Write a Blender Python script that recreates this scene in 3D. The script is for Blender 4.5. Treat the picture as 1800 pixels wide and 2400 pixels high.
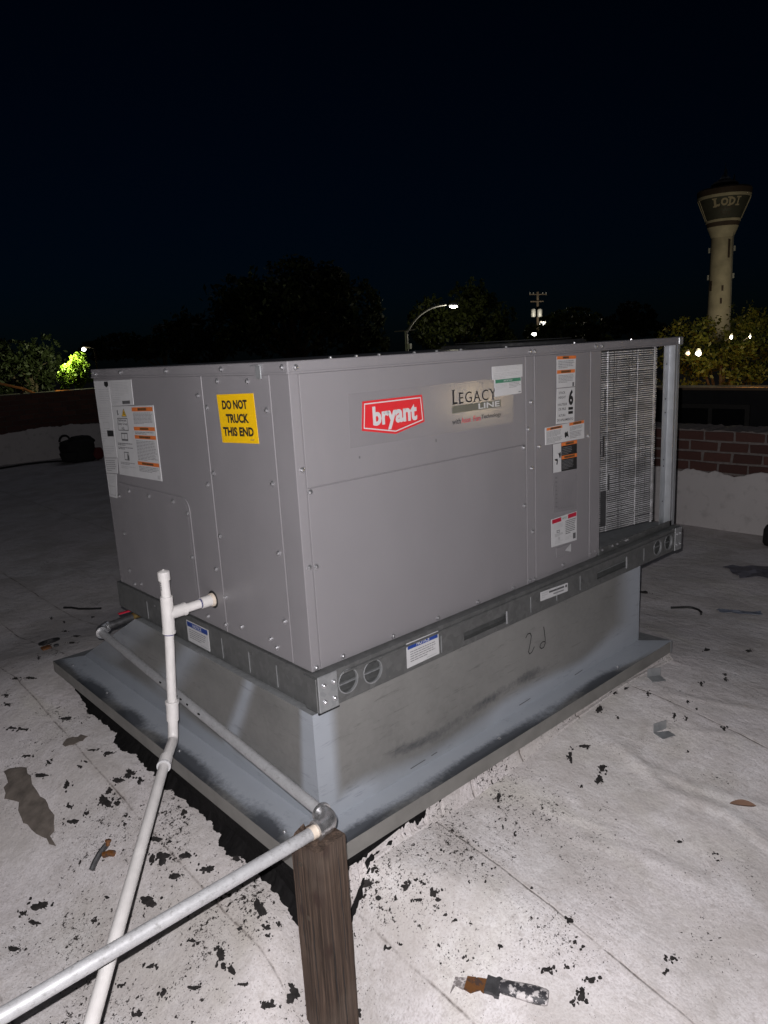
import bpy, bmesh, math, random
from mathutils import Vector, Matrix
from math import sin, cos, pi, radians, hypot, exp, sqrt

for o in list(bpy.data.objects): bpy.data.objects.remove(o, do_unlink=True)
S = bpy.context.scene
COL = S.collection

# ------------------------------------------------------------------ camera
CAM = Vector((-.9648, -1.3636, 1.3699))
CR = Vector((.73762, -.67314, -.05282)); CU = Vector((.18503, .12627, .97459)); CF = Vector((.64937, .72865, -.21769))
cd = bpy.data.cameras.new('camera'); cam = bpy.data.objects.new('camera', cd); COL.objects.link(cam)
cd.sensor_fit = 'VERTICAL'; cd.sensor_height = 24.0; cd.lens = 17.094
cd.clip_start = .02; cd.clip_end = 1500
cam.matrix_world = Matrix(((CR.x, CU.x, -CF.x, CAM.x), (CR.y, CU.y, -CF.y, CAM.y), (CR.z, CU.z, -CF.z, CAM.z), (0, 0, 0, 1)))
S.camera = cam

# ------------------------------------------------------------------ night sky (strength brought down until it is as dark as the photograph)
SUN_EL, SUN_ROT = radians(8.0), radians(200)
w = bpy.data.worlds.new('World'); S.world = w; w.use_nodes = True
nt = w.node_tree; bg = nt.nodes['Background']
sky = nt.nodes.new('ShaderNodeTexSky'); sky.sky_type = 'NISHITA'; sky.sun_disc = False
sky.sun_elevation = SUN_EL; sky.sun_rotation = SUN_ROT; sky.altitude = 20; sky.dust_density = .4; sky.ozone_density = 8.0
nt.links.new(sky.outputs[0], bg.inputs[0]); bg.inputs[1].default_value = .0009

# ------------------------------------------------------------------ the flash that lit the photograph (left of and above the lens)
def lamp(name, kind, loc, energy, col, radius=.02, **kw):
    l = bpy.data.lights.new(name, kind); l.energy = energy; l.color = col
    if kind != 'SUN': l.shadow_soft_size = radius
    for k, v in kw.items(): setattr(l, k, v)
    o = bpy.data.objects.new(name, l); COL.objects.link(o); o.location = loc
    return o
lamp('camera_flash', 'POINT', CAM - CR*.017 + CU*.030 + CF*.004, 192.0, (1.0, .965, .975), .0035)
# weak sun lamp added as soft fill to lift the dark far roof
ml = lamp('ambient_fill', 'SUN', (0, 0, 30), .065, (.85, .88, 1.0), angle=radians(40)); ml.rotation_euler = (radians(30), 0, radians(120))

S.view_settings.view_transform = 'Standard'; S.view_settings.look = 'None'
S.view_settings.exposure = 0.0; S.view_settings.gamma = 1.0; S.view_settings.use_curve_mapping = False
S.cycles.max_bounces = 6; S.cycles.diffuse_bounces = 3; S.cycles.glossy_bounces = 3
S.cycles.use_denoising = True; S.cycles.sample_clamp_indirect = 4.0

# ------------------------------------------------------------------ materials
class G:
    """tiny node-graph writer"""
    def __init__(s, name):
        s.m = bpy.data.materials.new(name); s.m.use_nodes = True; s.t = s.m.node_tree; s.t.nodes.clear()
        s.out = s.t.nodes.new('ShaderNodeOutputMaterial'); s.b = s.n('BsdfPrincipled'); s.l(s.b.outputs[0], s.out.inputs[0])
    def n(s, kind, **props):
        x = s.t.nodes.new('ShaderNode' + kind)
        for k, v in props.items(): setattr(x, k, v)
        return x
    def l(s, a, b): s.t.links.new(a, b)
    def put(s, sock, v):
        if v is None: return
        if hasattr(v, 'links') or hasattr(v, 'is_output'): s.l(v, sock)
        else: sock.default_value = (tuple(v) + (1.0,) if isinstance(v, (tuple, list)) and len(v) == 3 and sock.type == 'RGBA' else v)
    def coord(s, which='Object', scale=None):
        c = s.n('TexCoord').outputs[which]
        if scale is None: return c
        mp = s.n('Mapping'); s.l(c, mp.inputs[0]); mp.inputs['Scale'].default_value = scale; return mp.outputs[0]
    def noise(s, scale, detail=3.0, rough=.55, vec=None, dist=0.0):
        x = s.n('TexNoise'); x.inputs['Scale'].default_value = scale; x.inputs['Detail'].default_value = detail
        x.inputs['Roughness'].default_value = rough; x.inputs['Distortion'].default_value = dist
        s.l(vec or s.coord(), x.inputs['Vector']); return x.outputs['Fac']
    def ramp(s, fac, stops, interp='LINEAR'):
        x = s.n('ValToRGB'); r = x.color_ramp; r.interpolation = interp
        while len(r.elements) < len(stops): r.elements.new(.5)
        for e, (p, c) in zip(r.elements, stops):
            e.position = p; e.color = (c, c, c, 1) if isinstance(c, (int, float)) else tuple(c) + (1,)
        s.l(fac, x.inputs[0]); return x.outputs[0]
    def mix(s, f, a, b, mode='MIX'):
        x = s.n('Mix', data_type='RGBA', blend_type=mode)
        s.put(x.inputs[0], f); s.put(x.inputs[6], a); s.put(x.inputs[7], b); return x.outputs[2]
    def math(s, op, a, b=None, c=None):
        x = s.n('Math', operation=op); s.put(x.inputs[0], a)
        if b is not None: s.put(x.inputs[1], b)
        if c is not None: s.put(x.inputs[2], c)
        return x.outputs[0]
    def bump(s, h, strength=.3, dist=.002):
        x = s.n('Bump'); x.inputs['Strength'].default_value = strength; x.inputs['Distance'].default_value = dist
        s.l(h, x.inputs['Height']); s.l(x.outputs[0], s.b.inputs['Normal'])
    def set(s, **kw):
        for k, v in kw.items(): s.put(s.b.inputs[k.replace('_', ' ')], v)
        return s

def simple(name, col, rough=.6, metal=0.0, var=.12, scale=25, bump=0.0, spec=None, bscale=None):
    g = G(name); f = g.noise(scale, 4)
    lo = tuple(c*(1-var) for c in col); hi = tuple(min(1, c*(1+var)) for c in col)
    g.set(Base_Color=g.mix(g.ramp(f, [(.3, 0), (.7, 1)]), lo, hi), Metallic=metal)
    g.set(Roughness=g.ramp(g.noise(scale*1.7, 3), [(.3, max(.02, rough*.85)), (.7, min(1, rough*1.15))]))
    if spec is not None: g.set(Specular_IOR_Level=spec)
    if bump: g.bump(g.noise(bscale or scale*6, 4), bump, .002)
    return g.m
def glow(name, col, strength):
    g = G(name); g.set(Base_Color=col, Emission_Color=col, Emission_Strength=strength); return g.m

def cabinet_paint():
    g = G('grey_cabinet_paint')
    f = g.noise(2.2, 3, .6); fine = g.noise(900, 2)
    c = g.mix(f, (.186, .178, .188), (.212, .204, .215))
    c = g.mix(g.ramp(g.noise(1.0, 6, .7, g.coord(scale=(7, 7, 1.3))), [(.52, 0), (.75, .30)]), c, (.245, .230, .232))    # dust and dried runs
    c = g.mix(g.ramp(g.noise(1.0, 4, .8, g.coord(scale=(120, 120, 9))), [(.70, 0), (.76, .35)]), c, (.27, .26, .265))   # hairline scuffs
    g.set(Base_Color=c, Roughness=g.ramp(g.noise(6, 5, .65), [(.3, .30), (.7, .48)]), Specular_IOR_Level=.45)
    h = g.math('ADD', g.math('MULTIPLY', g.noise(2.4, 2), 1.0), g.math('MULTIPLY', fine, .010))
    g.bump(h, .8, .014); return g.m
def galvanised(name, lo, hi, rough, metal=1.0):
    g = G(name); v = g.n('TexVoronoi'); v.inputs['Scale'].default_value = 60; g.l(g.coord(), v.inputs['Vector'])
    sep = g.n('SeparateColor'); g.l(v.outputs['Color'], sep.inputs[0])
    f = g.mix(.5, sep.outputs[0], g.noise(14, 5))
    g.set(Base_Color=g.mix(f, lo, hi), Metallic=metal, Roughness=g.ramp(g.noise(30, 4), [(.3, rough*.8), (.7, rough*1.2)]))
    g.bump(g.noise(60, 3), .06, .002); return g.m
def curb_metal():
    """bare galvanised sheet under sprayed zinc paint; the paint's own shape comes from the mesh attribute"""
    g = G('sprayed_galvanised_sheet')
    a = g.n('Attribute', attribute_name='paint').outputs['Fac']
    cl = g.math('ADD', a, g.math('MULTIPLY', g.math('SUBTRACT', g.noise(55, 6, .75), .5), .22))
    m = g.ramp(cl, [(.12, 0), (.80, 1)])
    bare = g.mix(g.ramp(g.noise(3.2, 4), [(.35, 0), (.65, 1)]), (.205, .205, .200), (.270, .269, .262))
    vo = g.n('TexVoronoi'); vo.inputs['Scale'].default_value = 75; g.l(g.coord(), vo.inputs['Vector']); sp_ = g.n('SeparateColor'); g.l(vo.outputs['Color'], sp_.inputs[0])
    bare = g.mix(g.math('MULTIPLY', sp_.outputs[0], .22), bare, (.31, .31, .30))
    pnt = g.mix(g.noise(9, 4), (.30, .325, .365), (.355, .38, .42))
    sc = g.ramp(g.noise(1.0, 5, .75, g.coord(scale=(9, 9, 70))), [(.30, .72), (.42, 1.0)])
    gr = g.n('Attribute', attribute_name='grime').outputs['Fac']
    gm = g.ramp(g.math('ADD', gr, g.math('MULTIPLY', g.math('SUBTRACT', g.noise(1.0, 6, .75, g.coord(scale=(60, 60, 60))), .5), .9)), [(.16, 0), (.72, .92)])
    g.set(Base_Color=g.mix(gm, g.mix(1.0, g.mix(m, bare, pnt), sc, 'MULTIPLY'), (.045, .05, .06)),
          Metallic=g.ramp(m, [(0, .38), (1, .10)]), Roughness=g.ramp(m, [(0, .36), (1, .55)]))
    g.bump(g.noise(1.6, 2), .35, .01); return g.m
def roof_coating():
    g = G('white_roof_coating'); P = g.coord()
    sx = g.n('SeparateXYZ'); g.l(P, sx.inputs[0])
    big = g.noise(1.5, 4, .6); mid = g.noise(8, 6, .7); grit = g.noise(190, 2, .6)
    c = g.mix(g.ramp(big, [(.36, 0), (.64, 1)]), (.665, .622, .632), (.73, .708, .715))
    c = g.mix(g.ramp(g.noise(3.1, 5, .6, None, .6), [(.43, 0), (.62, .85)]), c, (.50, .47, .455))      # soft soiling
    c = g.mix(g.ramp(mid, [(.34, .55), (.52, 0)]), c, (.54, .50, .49))
    c = g.mix(g.ramp(g.noise(2.0, 3, .5, g.coord(scale=(1.4, 1, 1)), .9), [(.57, 0), (.72, .40)]), c, (.61, .59, .51))
    c = g.mix(g.ramp(grit, [(.36, .50), (.54, 0)]), c, (.45, .41, .40))
    c = g.mix(g.ramp(g.noise(42, 4, .7), [(.33, .5), (.47, 0)]), c, (.42, .385, .37))
    dn_ = g.n('Attribute', attribute_name='spatter').outputs['Fac']                                   # grime that gathers by the curb
    c = g.mix(g.math('MULTIPLY', g.ramp(dn_, [(.46, 0), (.62, 1)]), g.ramp(g.noise(9, 6, .7), [(.36, .15), (.62, .75)])), c, (.44, .405, .375))
    # streaks of dirt where the coating was brushed
    st = g.noise(1.0, 6, .72, g.coord(scale=(13, 7, 5)), 1.2)
    c = g.mix(g.ramp(st, [(.56, 0), (.74, .40)]), c, (.42, .38, .355))
    # dirty broken lines at the laps of the membrane
    wob = g.math('MULTIPLY', g.math('SUBTRACT', g.noise(6, 4), .5), .018)
    line = None; halo = None
    for x0 in (-.250, -.018, .290, 1.30, -.72):
        d = g.math('ABSOLUTE', g.math('SUBTRACT', g.math('ADD', sx.outputs[0], wob), x0))
        k = g.ramp(d, [(0.0, 1), (.0036, 0)]); line = k if line is None else g.math('MAXIMUM', line, k)
        k = g.ramp(d, [(0.0, 1), (.022, 0)]); halo = k if halo is None else g.math('MAXIMUM', halo, k)
    brk = g.ramp(g.noise(8, 5, .75), [(.40, .05), (.60, 1)])
    c = g.mix(g.math('MULTIPLY', g.math('MULTIPLY', halo, brk), .35), c, (.42, .37, .33))
    c = g.mix(g.math('MULTIPLY', g.math('MULTIPLY', line, brk), .85), c, (.10, .08, .07))
    # fine black tar spatter in drifts
    dens = g.n('Attribute', attribute_name='spatter').outputs['Fac']
    drift = g.math('ADD', g.math('MULTIPLY', g.math('SUBTRACT', g.noise(5.0, 6, .65), .5), 1.5), g.math('SUBTRACT', dens, .5))
    th = g.math('ADD', g.noise(80, 5, .68), g.math('MULTIPLY', drift, .36))
    c = g.mix(g.ramp(th, [(.64, 0), (.665, 1)]), c, (.020, .016, .015))
    th2 = g.math('ADD', g.noise(230, 2, .6), g.math('MULTIPLY', drift, .30))
    c = g.mix(g.ramp(th2, [(.64, 0), (.69, .85)]), c, (.035, .028, .026))
    g.set(Base_Color=c, Roughness=.85, Specular_IOR_Level=.25)
    h = g.math('ADD', g.math('MULTIPLY', g.noise(95, 3, .6), .35), g.math('ADD', g.math('MULTIPLY', g.noise(18, 4), 1.0), g.math('MULTIPLY', st, .5)))
    h = g.math('SUBTRACT', h, g.math('MULTIPLY', g.math('MULTIPLY', line, brk), .6))
    h = g.math('ADD', h, g.math('MULTIPLY', g.noise(1.0, 4, .6, g.coord(scale=(7, 3.5, 4)), .8), 1.4))
    g.bump(h, .65, .007); return g.m
def wood():
    g = G('weathered_fir'); P = g.coord(scale=(95, 95, 2.6))
    f = g.noise(1.0, 7, .62, P, .6); f2 = g.noise(1.0, 3, .5, g.coord(scale=(210, 210, 3.5)))
    c = g.mix(g.ramp(f, [(.30, 0), (.68, 1)]), (.026, .017, .012), (.115, .078, .058))
    c = g.mix(g.ramp(f2, [(.35, .6), (.55, 0)]), c, (.022, .015, .013))
    v = g.n('TexVoronoi', feature='SMOOTH_F1'); v.inputs['Scale'].default_value = 1.0; g.l(g.coord(scale=(14, 14, 9)), v.inputs['Vector'])
    c = g.mix(g.ramp(v.outputs['Distance'], [(.10, .8), (.22, 0)]), c, (.035, .02, .016))
    c = g.mix(g.ramp(g.noise(6, 3), [(.5, 0), (.72, .5)]), c, (.125, .10, .083))
    g.set(Base_Color=c, Roughness=.8, Specular_IOR_Level=.25); g.bump(g.math('ADD', f, f2), .7, .004); return g.m
def coil_metal():
    g = G('aluminium_tube'); f = g.noise(1.0, 5, .7, g.coord(scale=(9, 9, 26))); q = g.noise(1.0, 2, .5, g.coord(scale=(150, 150, 3)))
    c = g.mix(g.ramp(f, [(.34, 0), (.66, 1)]), (.34, .34, .345), (.78, .78, .80)); c = g.mix(g.ramp(q, [(.58, 0), (.66, .75)]), c, (.05, .05, .052))  # broken highlights on the tubes, painted in as pale and dark variation
    g.set(Base_Color=c, Metallic=.5, Roughness=.34); return g.m
def leaves(name, lo, hi):
    g = G(name); f = g.noise(.9, 3)
    g.set(Base_Color=g.mix(f, lo, hi), Roughness=.55, Specular_IOR_Level=.3)
    tr = g.n('BsdfTranslucent'); g.put(tr.inputs[0], hi); mx = g.n('MixShader'); mx.inputs[0].default_value = .25
    g.l(g.b.outputs[0], mx.inputs[1]); g.l(tr.outputs[0], mx.inputs[2]); g.l(mx.outputs[0], g.out.inputs[0]); return g.m
def brickmat():
    g = G('dark_red_brick'); oi = g.n('ObjectInfo').outputs['Random']
    c = g.mix(oi, (.060, .026, .021), (.100, .042, .032)); c = g.mix(g.ramp(g.noise(30, 5), [(.45, 0), (.7, .6)]), c, (.07, .03, .025))
    g.set(Base_Color=c, Roughness=.9); g.bump(g.noise(70, 4), .6, .004); return g.m
def painted_wall():
    g = G('painted_parapet_base'); c = g.mix(g.noise(2.5, 4), (.50, .47, .465), (.64, .605, .60))
    c = g.mix(g.ramp(g.noise(14, 5), [(.55, 0), (.72, .4)]), c, (.28, .26, .255)); g.set(Base_Color=c, Roughness=.85); g.bump(g.noise(25, 5), .4, .006); return g.m
def tarmat():
    g = G('black_roof_tar'); g.set(Base_Color=g.mix(g.noise(40, 4), (.004, .004, .0045), (.011, .010, .010)), Roughness=.8, Specular_IOR_Level=.15)
    g.bump(g.noise(55, 5), .8, .006); return g.m
def galv_pipe():
    g = G('weathered_galvanised_pipe'); c = g.mix(g.noise(45, 5, .7), (.28, .28, .29), (.50, .505, .52))
    c = g.mix(g.ramp(g.noise(110, 4, .7), [(.56, 0), (.70, .7)]), c, (.19, .185, .18))
    g.set(Base_Color=c, Metallic=.25, Roughness=.5); g.bump(g.noise(90, 4), .3, .002); return g.m

def smeared(name, a, b, at=.52):
    g = G(name); f = g.noise(55, 5, .65)
    g.set(Base_Color=g.mix(g.ramp(f, [(at - .04, 0), (at + .03, 1)]), g.mix(g.noise(160, 3), tuple(x*.6 for x in a), a), b), Roughness=.55, Metallic=.1); g.bump(g.noise(120, 4), .4, .002); return g.m
M = dict(
    cab=cabinet_paint(), curb=curb_metal(), roof=roof_coating(), wood=wood(), tar=tarmat(), pipe=galv_pipe(), brick=brickmat(), pwall=painted_wall(),
    rail=galvanised('galvanised_rail', (.16, .165, .165), (.25, .255, .255), .5, .75), zinc=galvanised('zinc_plate', (.26, .27, .28), (.38, .39, .40), .38, .5),
    screw=simple('zinc_screw', (.60, .60, .62), .30, .90, .2, 80), lid=cabinet_paint(),
    post=simple('galvanised_post', (.36, .375, .395), .42, .55, .08, 20), alu=coil_metal(),
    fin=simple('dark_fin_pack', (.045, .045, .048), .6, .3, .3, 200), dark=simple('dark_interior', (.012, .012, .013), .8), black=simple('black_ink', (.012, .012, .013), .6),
    white=simple('white_label_film', (.50, .50, .51), .35, 0, .03, 30), grey=simple('grey_ink', (.20, .20, .21), .5), lgrey=simple('pale_grey_ink', (.40, .40, .41), .45),
    dgrey=simple('dark_grey_ink', (.09, .09, .095), .5), orange=simple('orange_ink', (.62, .16, .035), .4), yellow=simple('yellow_label', (.78, .47, .004), .45, 0, .03, 30),
    red=simple('red_ink', (.56, .022, .030), .35, 0, .04), crimson=simple('dark_red_ink', (.40, .010, .035), .4), green=simple('green_ink', (.045, .19, .115), .4), blue=simple('blue_ink', (.012, .045, .24), .4),
    bar=simple('taupe_ink', (.115, .115, .095), .35), film=simple('clear_silver_film', (.193, .185, .195), .17, 0, .03, 8),
    pvc=simple('white_pvc', (.64, .62, .61), .34, 0, .09, 22, .10), glue=simple('blue_purple_primer', (.05, .05, .16), .5), cream=simple('cream_sealant', (.58, .50, .42), .6),
    chrome=simple('malleable_fitting', (.56, .56, .57), .22, .88, .3, 70, .25), rust=smeared('rusty_iron', (.20, .080, .022), (.075, .045, .035), .56), brass=simple('brass', (.55, .38, .14), .35, .9), hred=simple('red_valve_handle', (.55, .02, .05), .45),
    bpipe=simple('dark_steel_pipe', (.10, .10, .105), .5, .6, .3, 60), steel=smeared('scuffed_steel', (.30, .27, .265), (.66, .62, .62)), knob=smeared('worn_dark_handle', (.05, .048, .055), (.55, .52, .52)),
    rubber=simple('black_cord', (.012, .012, .013), .6), fabric=simple('black_bag_fabric', (.012, .011, .012), .9, 0, .4, 90, .5), bagred=simple('red_bag_trim', (.10, .012, .014), .8),
    tarp=simple('dark_plastic_sheet', (.085, .082, .10), .45, 0, .3, 12, .4), bluegrey=simple('blue_grey_strip', (.10, .115, .15), .5), leafb=simple('dead_leaf', (.16, .09, .06), .8),
    stain=simple('damp_bare_patch', (.135, .115, .10), .7, 0, .35, 25, .5), mortar=simple('grey_mortar', (.175, .15, .14), .95, 0, .25, 40, .6), spat=simple('dry_tar_crumbs', (.017, .0145, .014), .9, 0, .6, 60, .8), dmortar=simple('dark_mortar', (.07, .05, .045), .95, 0, .25, 40, .6), asphalt=simple('asphalt', (.045, .045, .047), .9, 0, .2, 2),  # dmortar: darker copy of the mortar for the far parapet
    stucco=simple('dark_stucco', (.05, .05, .054), .9, 0, .2, 3), trim=simple('buff_coping', (.42, .30, .20), .85, 0, .2, 3), glass=simple('dark_window_glass', (.02, .022, .025), .12, 0, .1, 2), frame=simple('window_frame', (.09, .085, .08), .6),
    bark=simple('bark', (.055, .04, .028), .95, 0, .3, 4, .5), lsteel=simple('lamp_post_steel', (.34, .34, .34), .55, .3, .1, 2), timber=simple('creosoted_pole', (.09, .07, .05), .9, 0, .3, 2), can=simple('transformer_can', (.42, .43, .42), .5, .2, .1, 2),
    conc=simple('tower_cream_paint', (.50, .45, .34), .85, 0, .22, .30), bowl=simple('tower_dark_green_paint', (.060, .062, .052), .7, 0, .2, .3), brown=simple('tower_brown_band', (.075, .052, .042), .8, 0, .2, .3), letter=simple('tower_letter_paint', (.42, .36, .26), .8),
    lamp_w=glow('lit_lens_white', (1, .97, .90), 7), lamp_y=glow('lit_lens_warm', (1, .84, .55), 1.2), lamp_o=glow('lit_lens_sodium', (1, .62, .28), 6),
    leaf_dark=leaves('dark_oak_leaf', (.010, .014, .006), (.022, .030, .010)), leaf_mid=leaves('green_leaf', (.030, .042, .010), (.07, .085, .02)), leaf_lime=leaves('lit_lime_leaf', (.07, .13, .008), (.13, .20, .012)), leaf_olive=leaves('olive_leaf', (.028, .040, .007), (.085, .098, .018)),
)

# ------------------------------------------------------------------ mesh helpers
def root_loc(p):
    while p is not None and p.parent is not None: p = p.parent
    return Vector(p.location) if p is not None else Vector((0, 0, 0))
def link(name, me, mat, parent=None, loc=None):
    o = bpy.data.objects.new(name, me); COL.objects.link(o)
    if mat is not None and len(me.materials) == 0: me.materials.append(mat)
    if parent is not None: o.parent = parent
    if loc is not None: o.location = loc
    return o
def tag(o, label=None, cat=None, group=None, kind=None):
    if label: o['label'] = label
    if cat: o['category'] = cat
    if group: o['group'] = group
    if kind: o['kind'] = kind
    return o
def thing(name, loc, label, cat, group=None):
    o = bpy.data.objects.new(name, None); o.empty_display_size = .05; COL.objects.link(o); o.location = loc
    return tag(o, label, cat, group)

class MB:
    def __init__(s): s.v = []; s.f = []
    def add(s, vs, fs):
        b = len(s.v); s.v += [tuple(x) for x in vs]; s.f += [tuple(i + b for i in f) for f in fs]; return s
    def box(s, x0, x1, y0, y1, z0, z1):
        return s.add([(x0, y0, z0), (x1, y0, z0), (x1, y1, z0), (x0, y1, z0), (x0, y0, z1), (x1, y0, z1), (x1, y1, z1), (x0, y1, z1)],
                     [(0, 3, 2, 1), (4, 5, 6, 7), (0, 1, 5, 4), (1, 2, 6, 5), (2, 3, 7, 6), (3, 0, 4, 7)])
    def tube(s, pts, r, n=14, caps=True, rs=None):
        pts = [Vector(p) for p in pts]; rings = []; up = None
        for i, p in enumerate(pts):
            d = (pts[min(i + 1, len(pts) - 1)] - pts[max(i - 1, 0)]).normalized()
            if up is None:
                up = Vector((0, 0, 1)) if abs(d.z) < .9 else Vector((1, 0, 0))
            a = d.cross(up).normalized(); up = a.cross(d).normalized()
            q = (rs[i] if rs else r); rings.append([p + a*(q*cos(2*pi*k/n)) + up*(q*sin(2*pi*k/n)) for k in range(n)])
        vs = [v for rg in rings for v in rg]; fs = []
        for i in range(len(pts) - 1):
            for k in range(n):
                k2 = (k + 1) % n; fs.append((i*n + k, i*n + k2, (i + 1)*n + k2, (i + 1)*n + k))
        if caps: fs.append(tuple(range(n))[::-1]); fs.append(tuple(range((len(pts) - 1)*n, len(pts)*n)))
        return s.add(vs, fs)
    def lathe(s, prof, c=(0, 0, 0), axis=(0, 0, 1), n=24):
        c = Vector(c); ax = Vector(axis).normalized(); a = ax.orthogonal().normalized(); b = ax.cross(a)
        vs = []; fs = []
        for (r, h) in prof:
            for k in range(n): vs.append(c + ax*h + a*(r*cos(2*pi*k/n)) + b*(r*sin(2*pi*k/n)))
        for i in range(len(prof) - 1):
            for k in range(n):
                k2 = (k + 1) % n; fs.append((i*n + k, i*n + k2, (i + 1)*n + k2, (i + 1)*n + k))
        fs.append(tuple(range(n))[::-1]); fs.append(tuple(range((len(prof) - 1)*n, len(prof)*n)))
        return s.add(vs, fs)
    def prism(s, poly, fn, t0, t1):
        n = len(poly); vs = [fn(a, b, t0) for a, b in poly] + [fn(a, b, t1) for a, b in poly]
        fs = [tuple(range(n)), tuple(range(n, 2*n))[::-1]] + [(i, i + n, (i + 1) % n + n, (i + 1) % n) for i in range(n)]
        return s.add(vs, fs)
    def build(s, name, mat, parent=None, bevel=0.0, smooth=False, seg=1, kind=None):
        me = bpy.data.meshes.new(name); o = root_loc(parent)
        me.from_pydata([Vector(v) - o for v in s.v], [], s.f); bm = bmesh.new(); bm.from_mesh(me)
        bmesh.ops.recalc_face_normals(bm, faces=bm.faces)
        if bevel:
            es = [e for e in bm.edges if len(e.link_faces) == 2 and e.calc_face_angle(0) > .6]
            bmesh.ops.bevel(bm, geom=es, offset=bevel, segments=seg, profile=.5, affect='EDGES', clamp_overlap=True)
        bm.to_mesh(me); bm.free()
        if smooth:
            for p in me.polygons: p.use_smooth = True
            try: me.set_sharp_from_angle(angle=radians(38))
            except Exception: pass
        ob = link(name, me, M[mat] if isinstance(mat, str) else mat, parent)
        if kind: ob['kind'] = kind
        return ob

def plate(outline, holes, fn, t0, t1):
    """flat sheet with real holes: outline and holes in 2-D, fn(a, b, t) -> 3-D, t0 outer face, t1 inner face"""
    cu = bpy.data.curves.new('tmp', 'CURVE'); cu.dimensions = '2D'; cu.fill_mode = 'FRONT'
    for loop in [outline] + holes:
        sp = cu.splines.new('POLY'); sp.points.add(len(loop) - 1); sp.use_cyclic_u = True
        for p, (a, b) in zip(sp.points, loop): p.co = (a, b, 0, 1)
    ob = bpy.data.objects.new('tmp', cu); COL.objects.link(ob); dg = bpy.context.evaluated_depsgraph_get()
    me = bpy.data.meshes.new_from_object(ob.evaluated_get(dg)); bpy.data.objects.remove(ob)
    mb = MB(); vs = [v.co for v in me.vertices]; fs = [tuple(p.vertices) for p in me.polygons]
    mb.add([fn(v.x, v.y, t0) for v in vs], fs); bpy.data.meshes.remove(me)
    for loop in [outline] + holes:
        n = len(loop); mb.add([fn(a, b, t0) for a, b in loop] + [fn(a, b, t1) for a, b in loop], [(i, (i + 1) % n, (i + 1) % n + n, i + n) for i in range(n)])
    return mb
def circ(a, b, r, n=20): return [(a + r*cos(2*pi*k/n), b + r*sin(2*pi*k/n)) for k in range(n)]
def rect(a0, b0, a1, b1): return [(a0, b0), (a1, b0), (a1, b1), (a0, b1)]

_tc = {}
def text_mesh(s, bold=0.0):
    """outline of a word, normalised to the unit square"""
    if (s, bold) in _tc: return _tc[(s, bold)]
    cu = bpy.data.curves.new('tmp', 'FONT'); cu.body = s; cu.offset = bold; cu.resolution_u = 3
    ob = bpy.data.objects.new('tmp', cu); COL.objects.link(ob); dg = bpy.context.evaluated_depsgraph_get()
    me = bpy.data.meshes.new_from_object(ob.evaluated_get(dg)); bpy.data.objects.remove(ob)
    vs = [(v.co.x, v.co.y) for v in me.vertices]; fs = [tuple(p.vertices) for p in me.polygons]; bpy.data.meshes.remove(me)
    x0 = min(v[0] for v in vs); x1 = max(v[0] for v in vs); y0 = min(v[1] for v in vs); y1 = max(v[1] for v in vs)
    _tc[(s, bold)] = ([((x - x0)/(x1 - x0), (y - y0)/(y1 - y0)) for x, y in vs], fs); return _tc[(s, bold)]

# faces of the cabinet: (a, b, t) with t the distance outward
FY = .0265; FX = .0064
front = lambda a, b, t=0.0: (a, FY - t, b)
left = lambda a, b, t=0.0: (FX - t, a, b)
railf = lambda a, b, t=0.0: (a, -t, b)
raill = lambda a, b, t=0.0: (-t, a, b)

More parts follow.
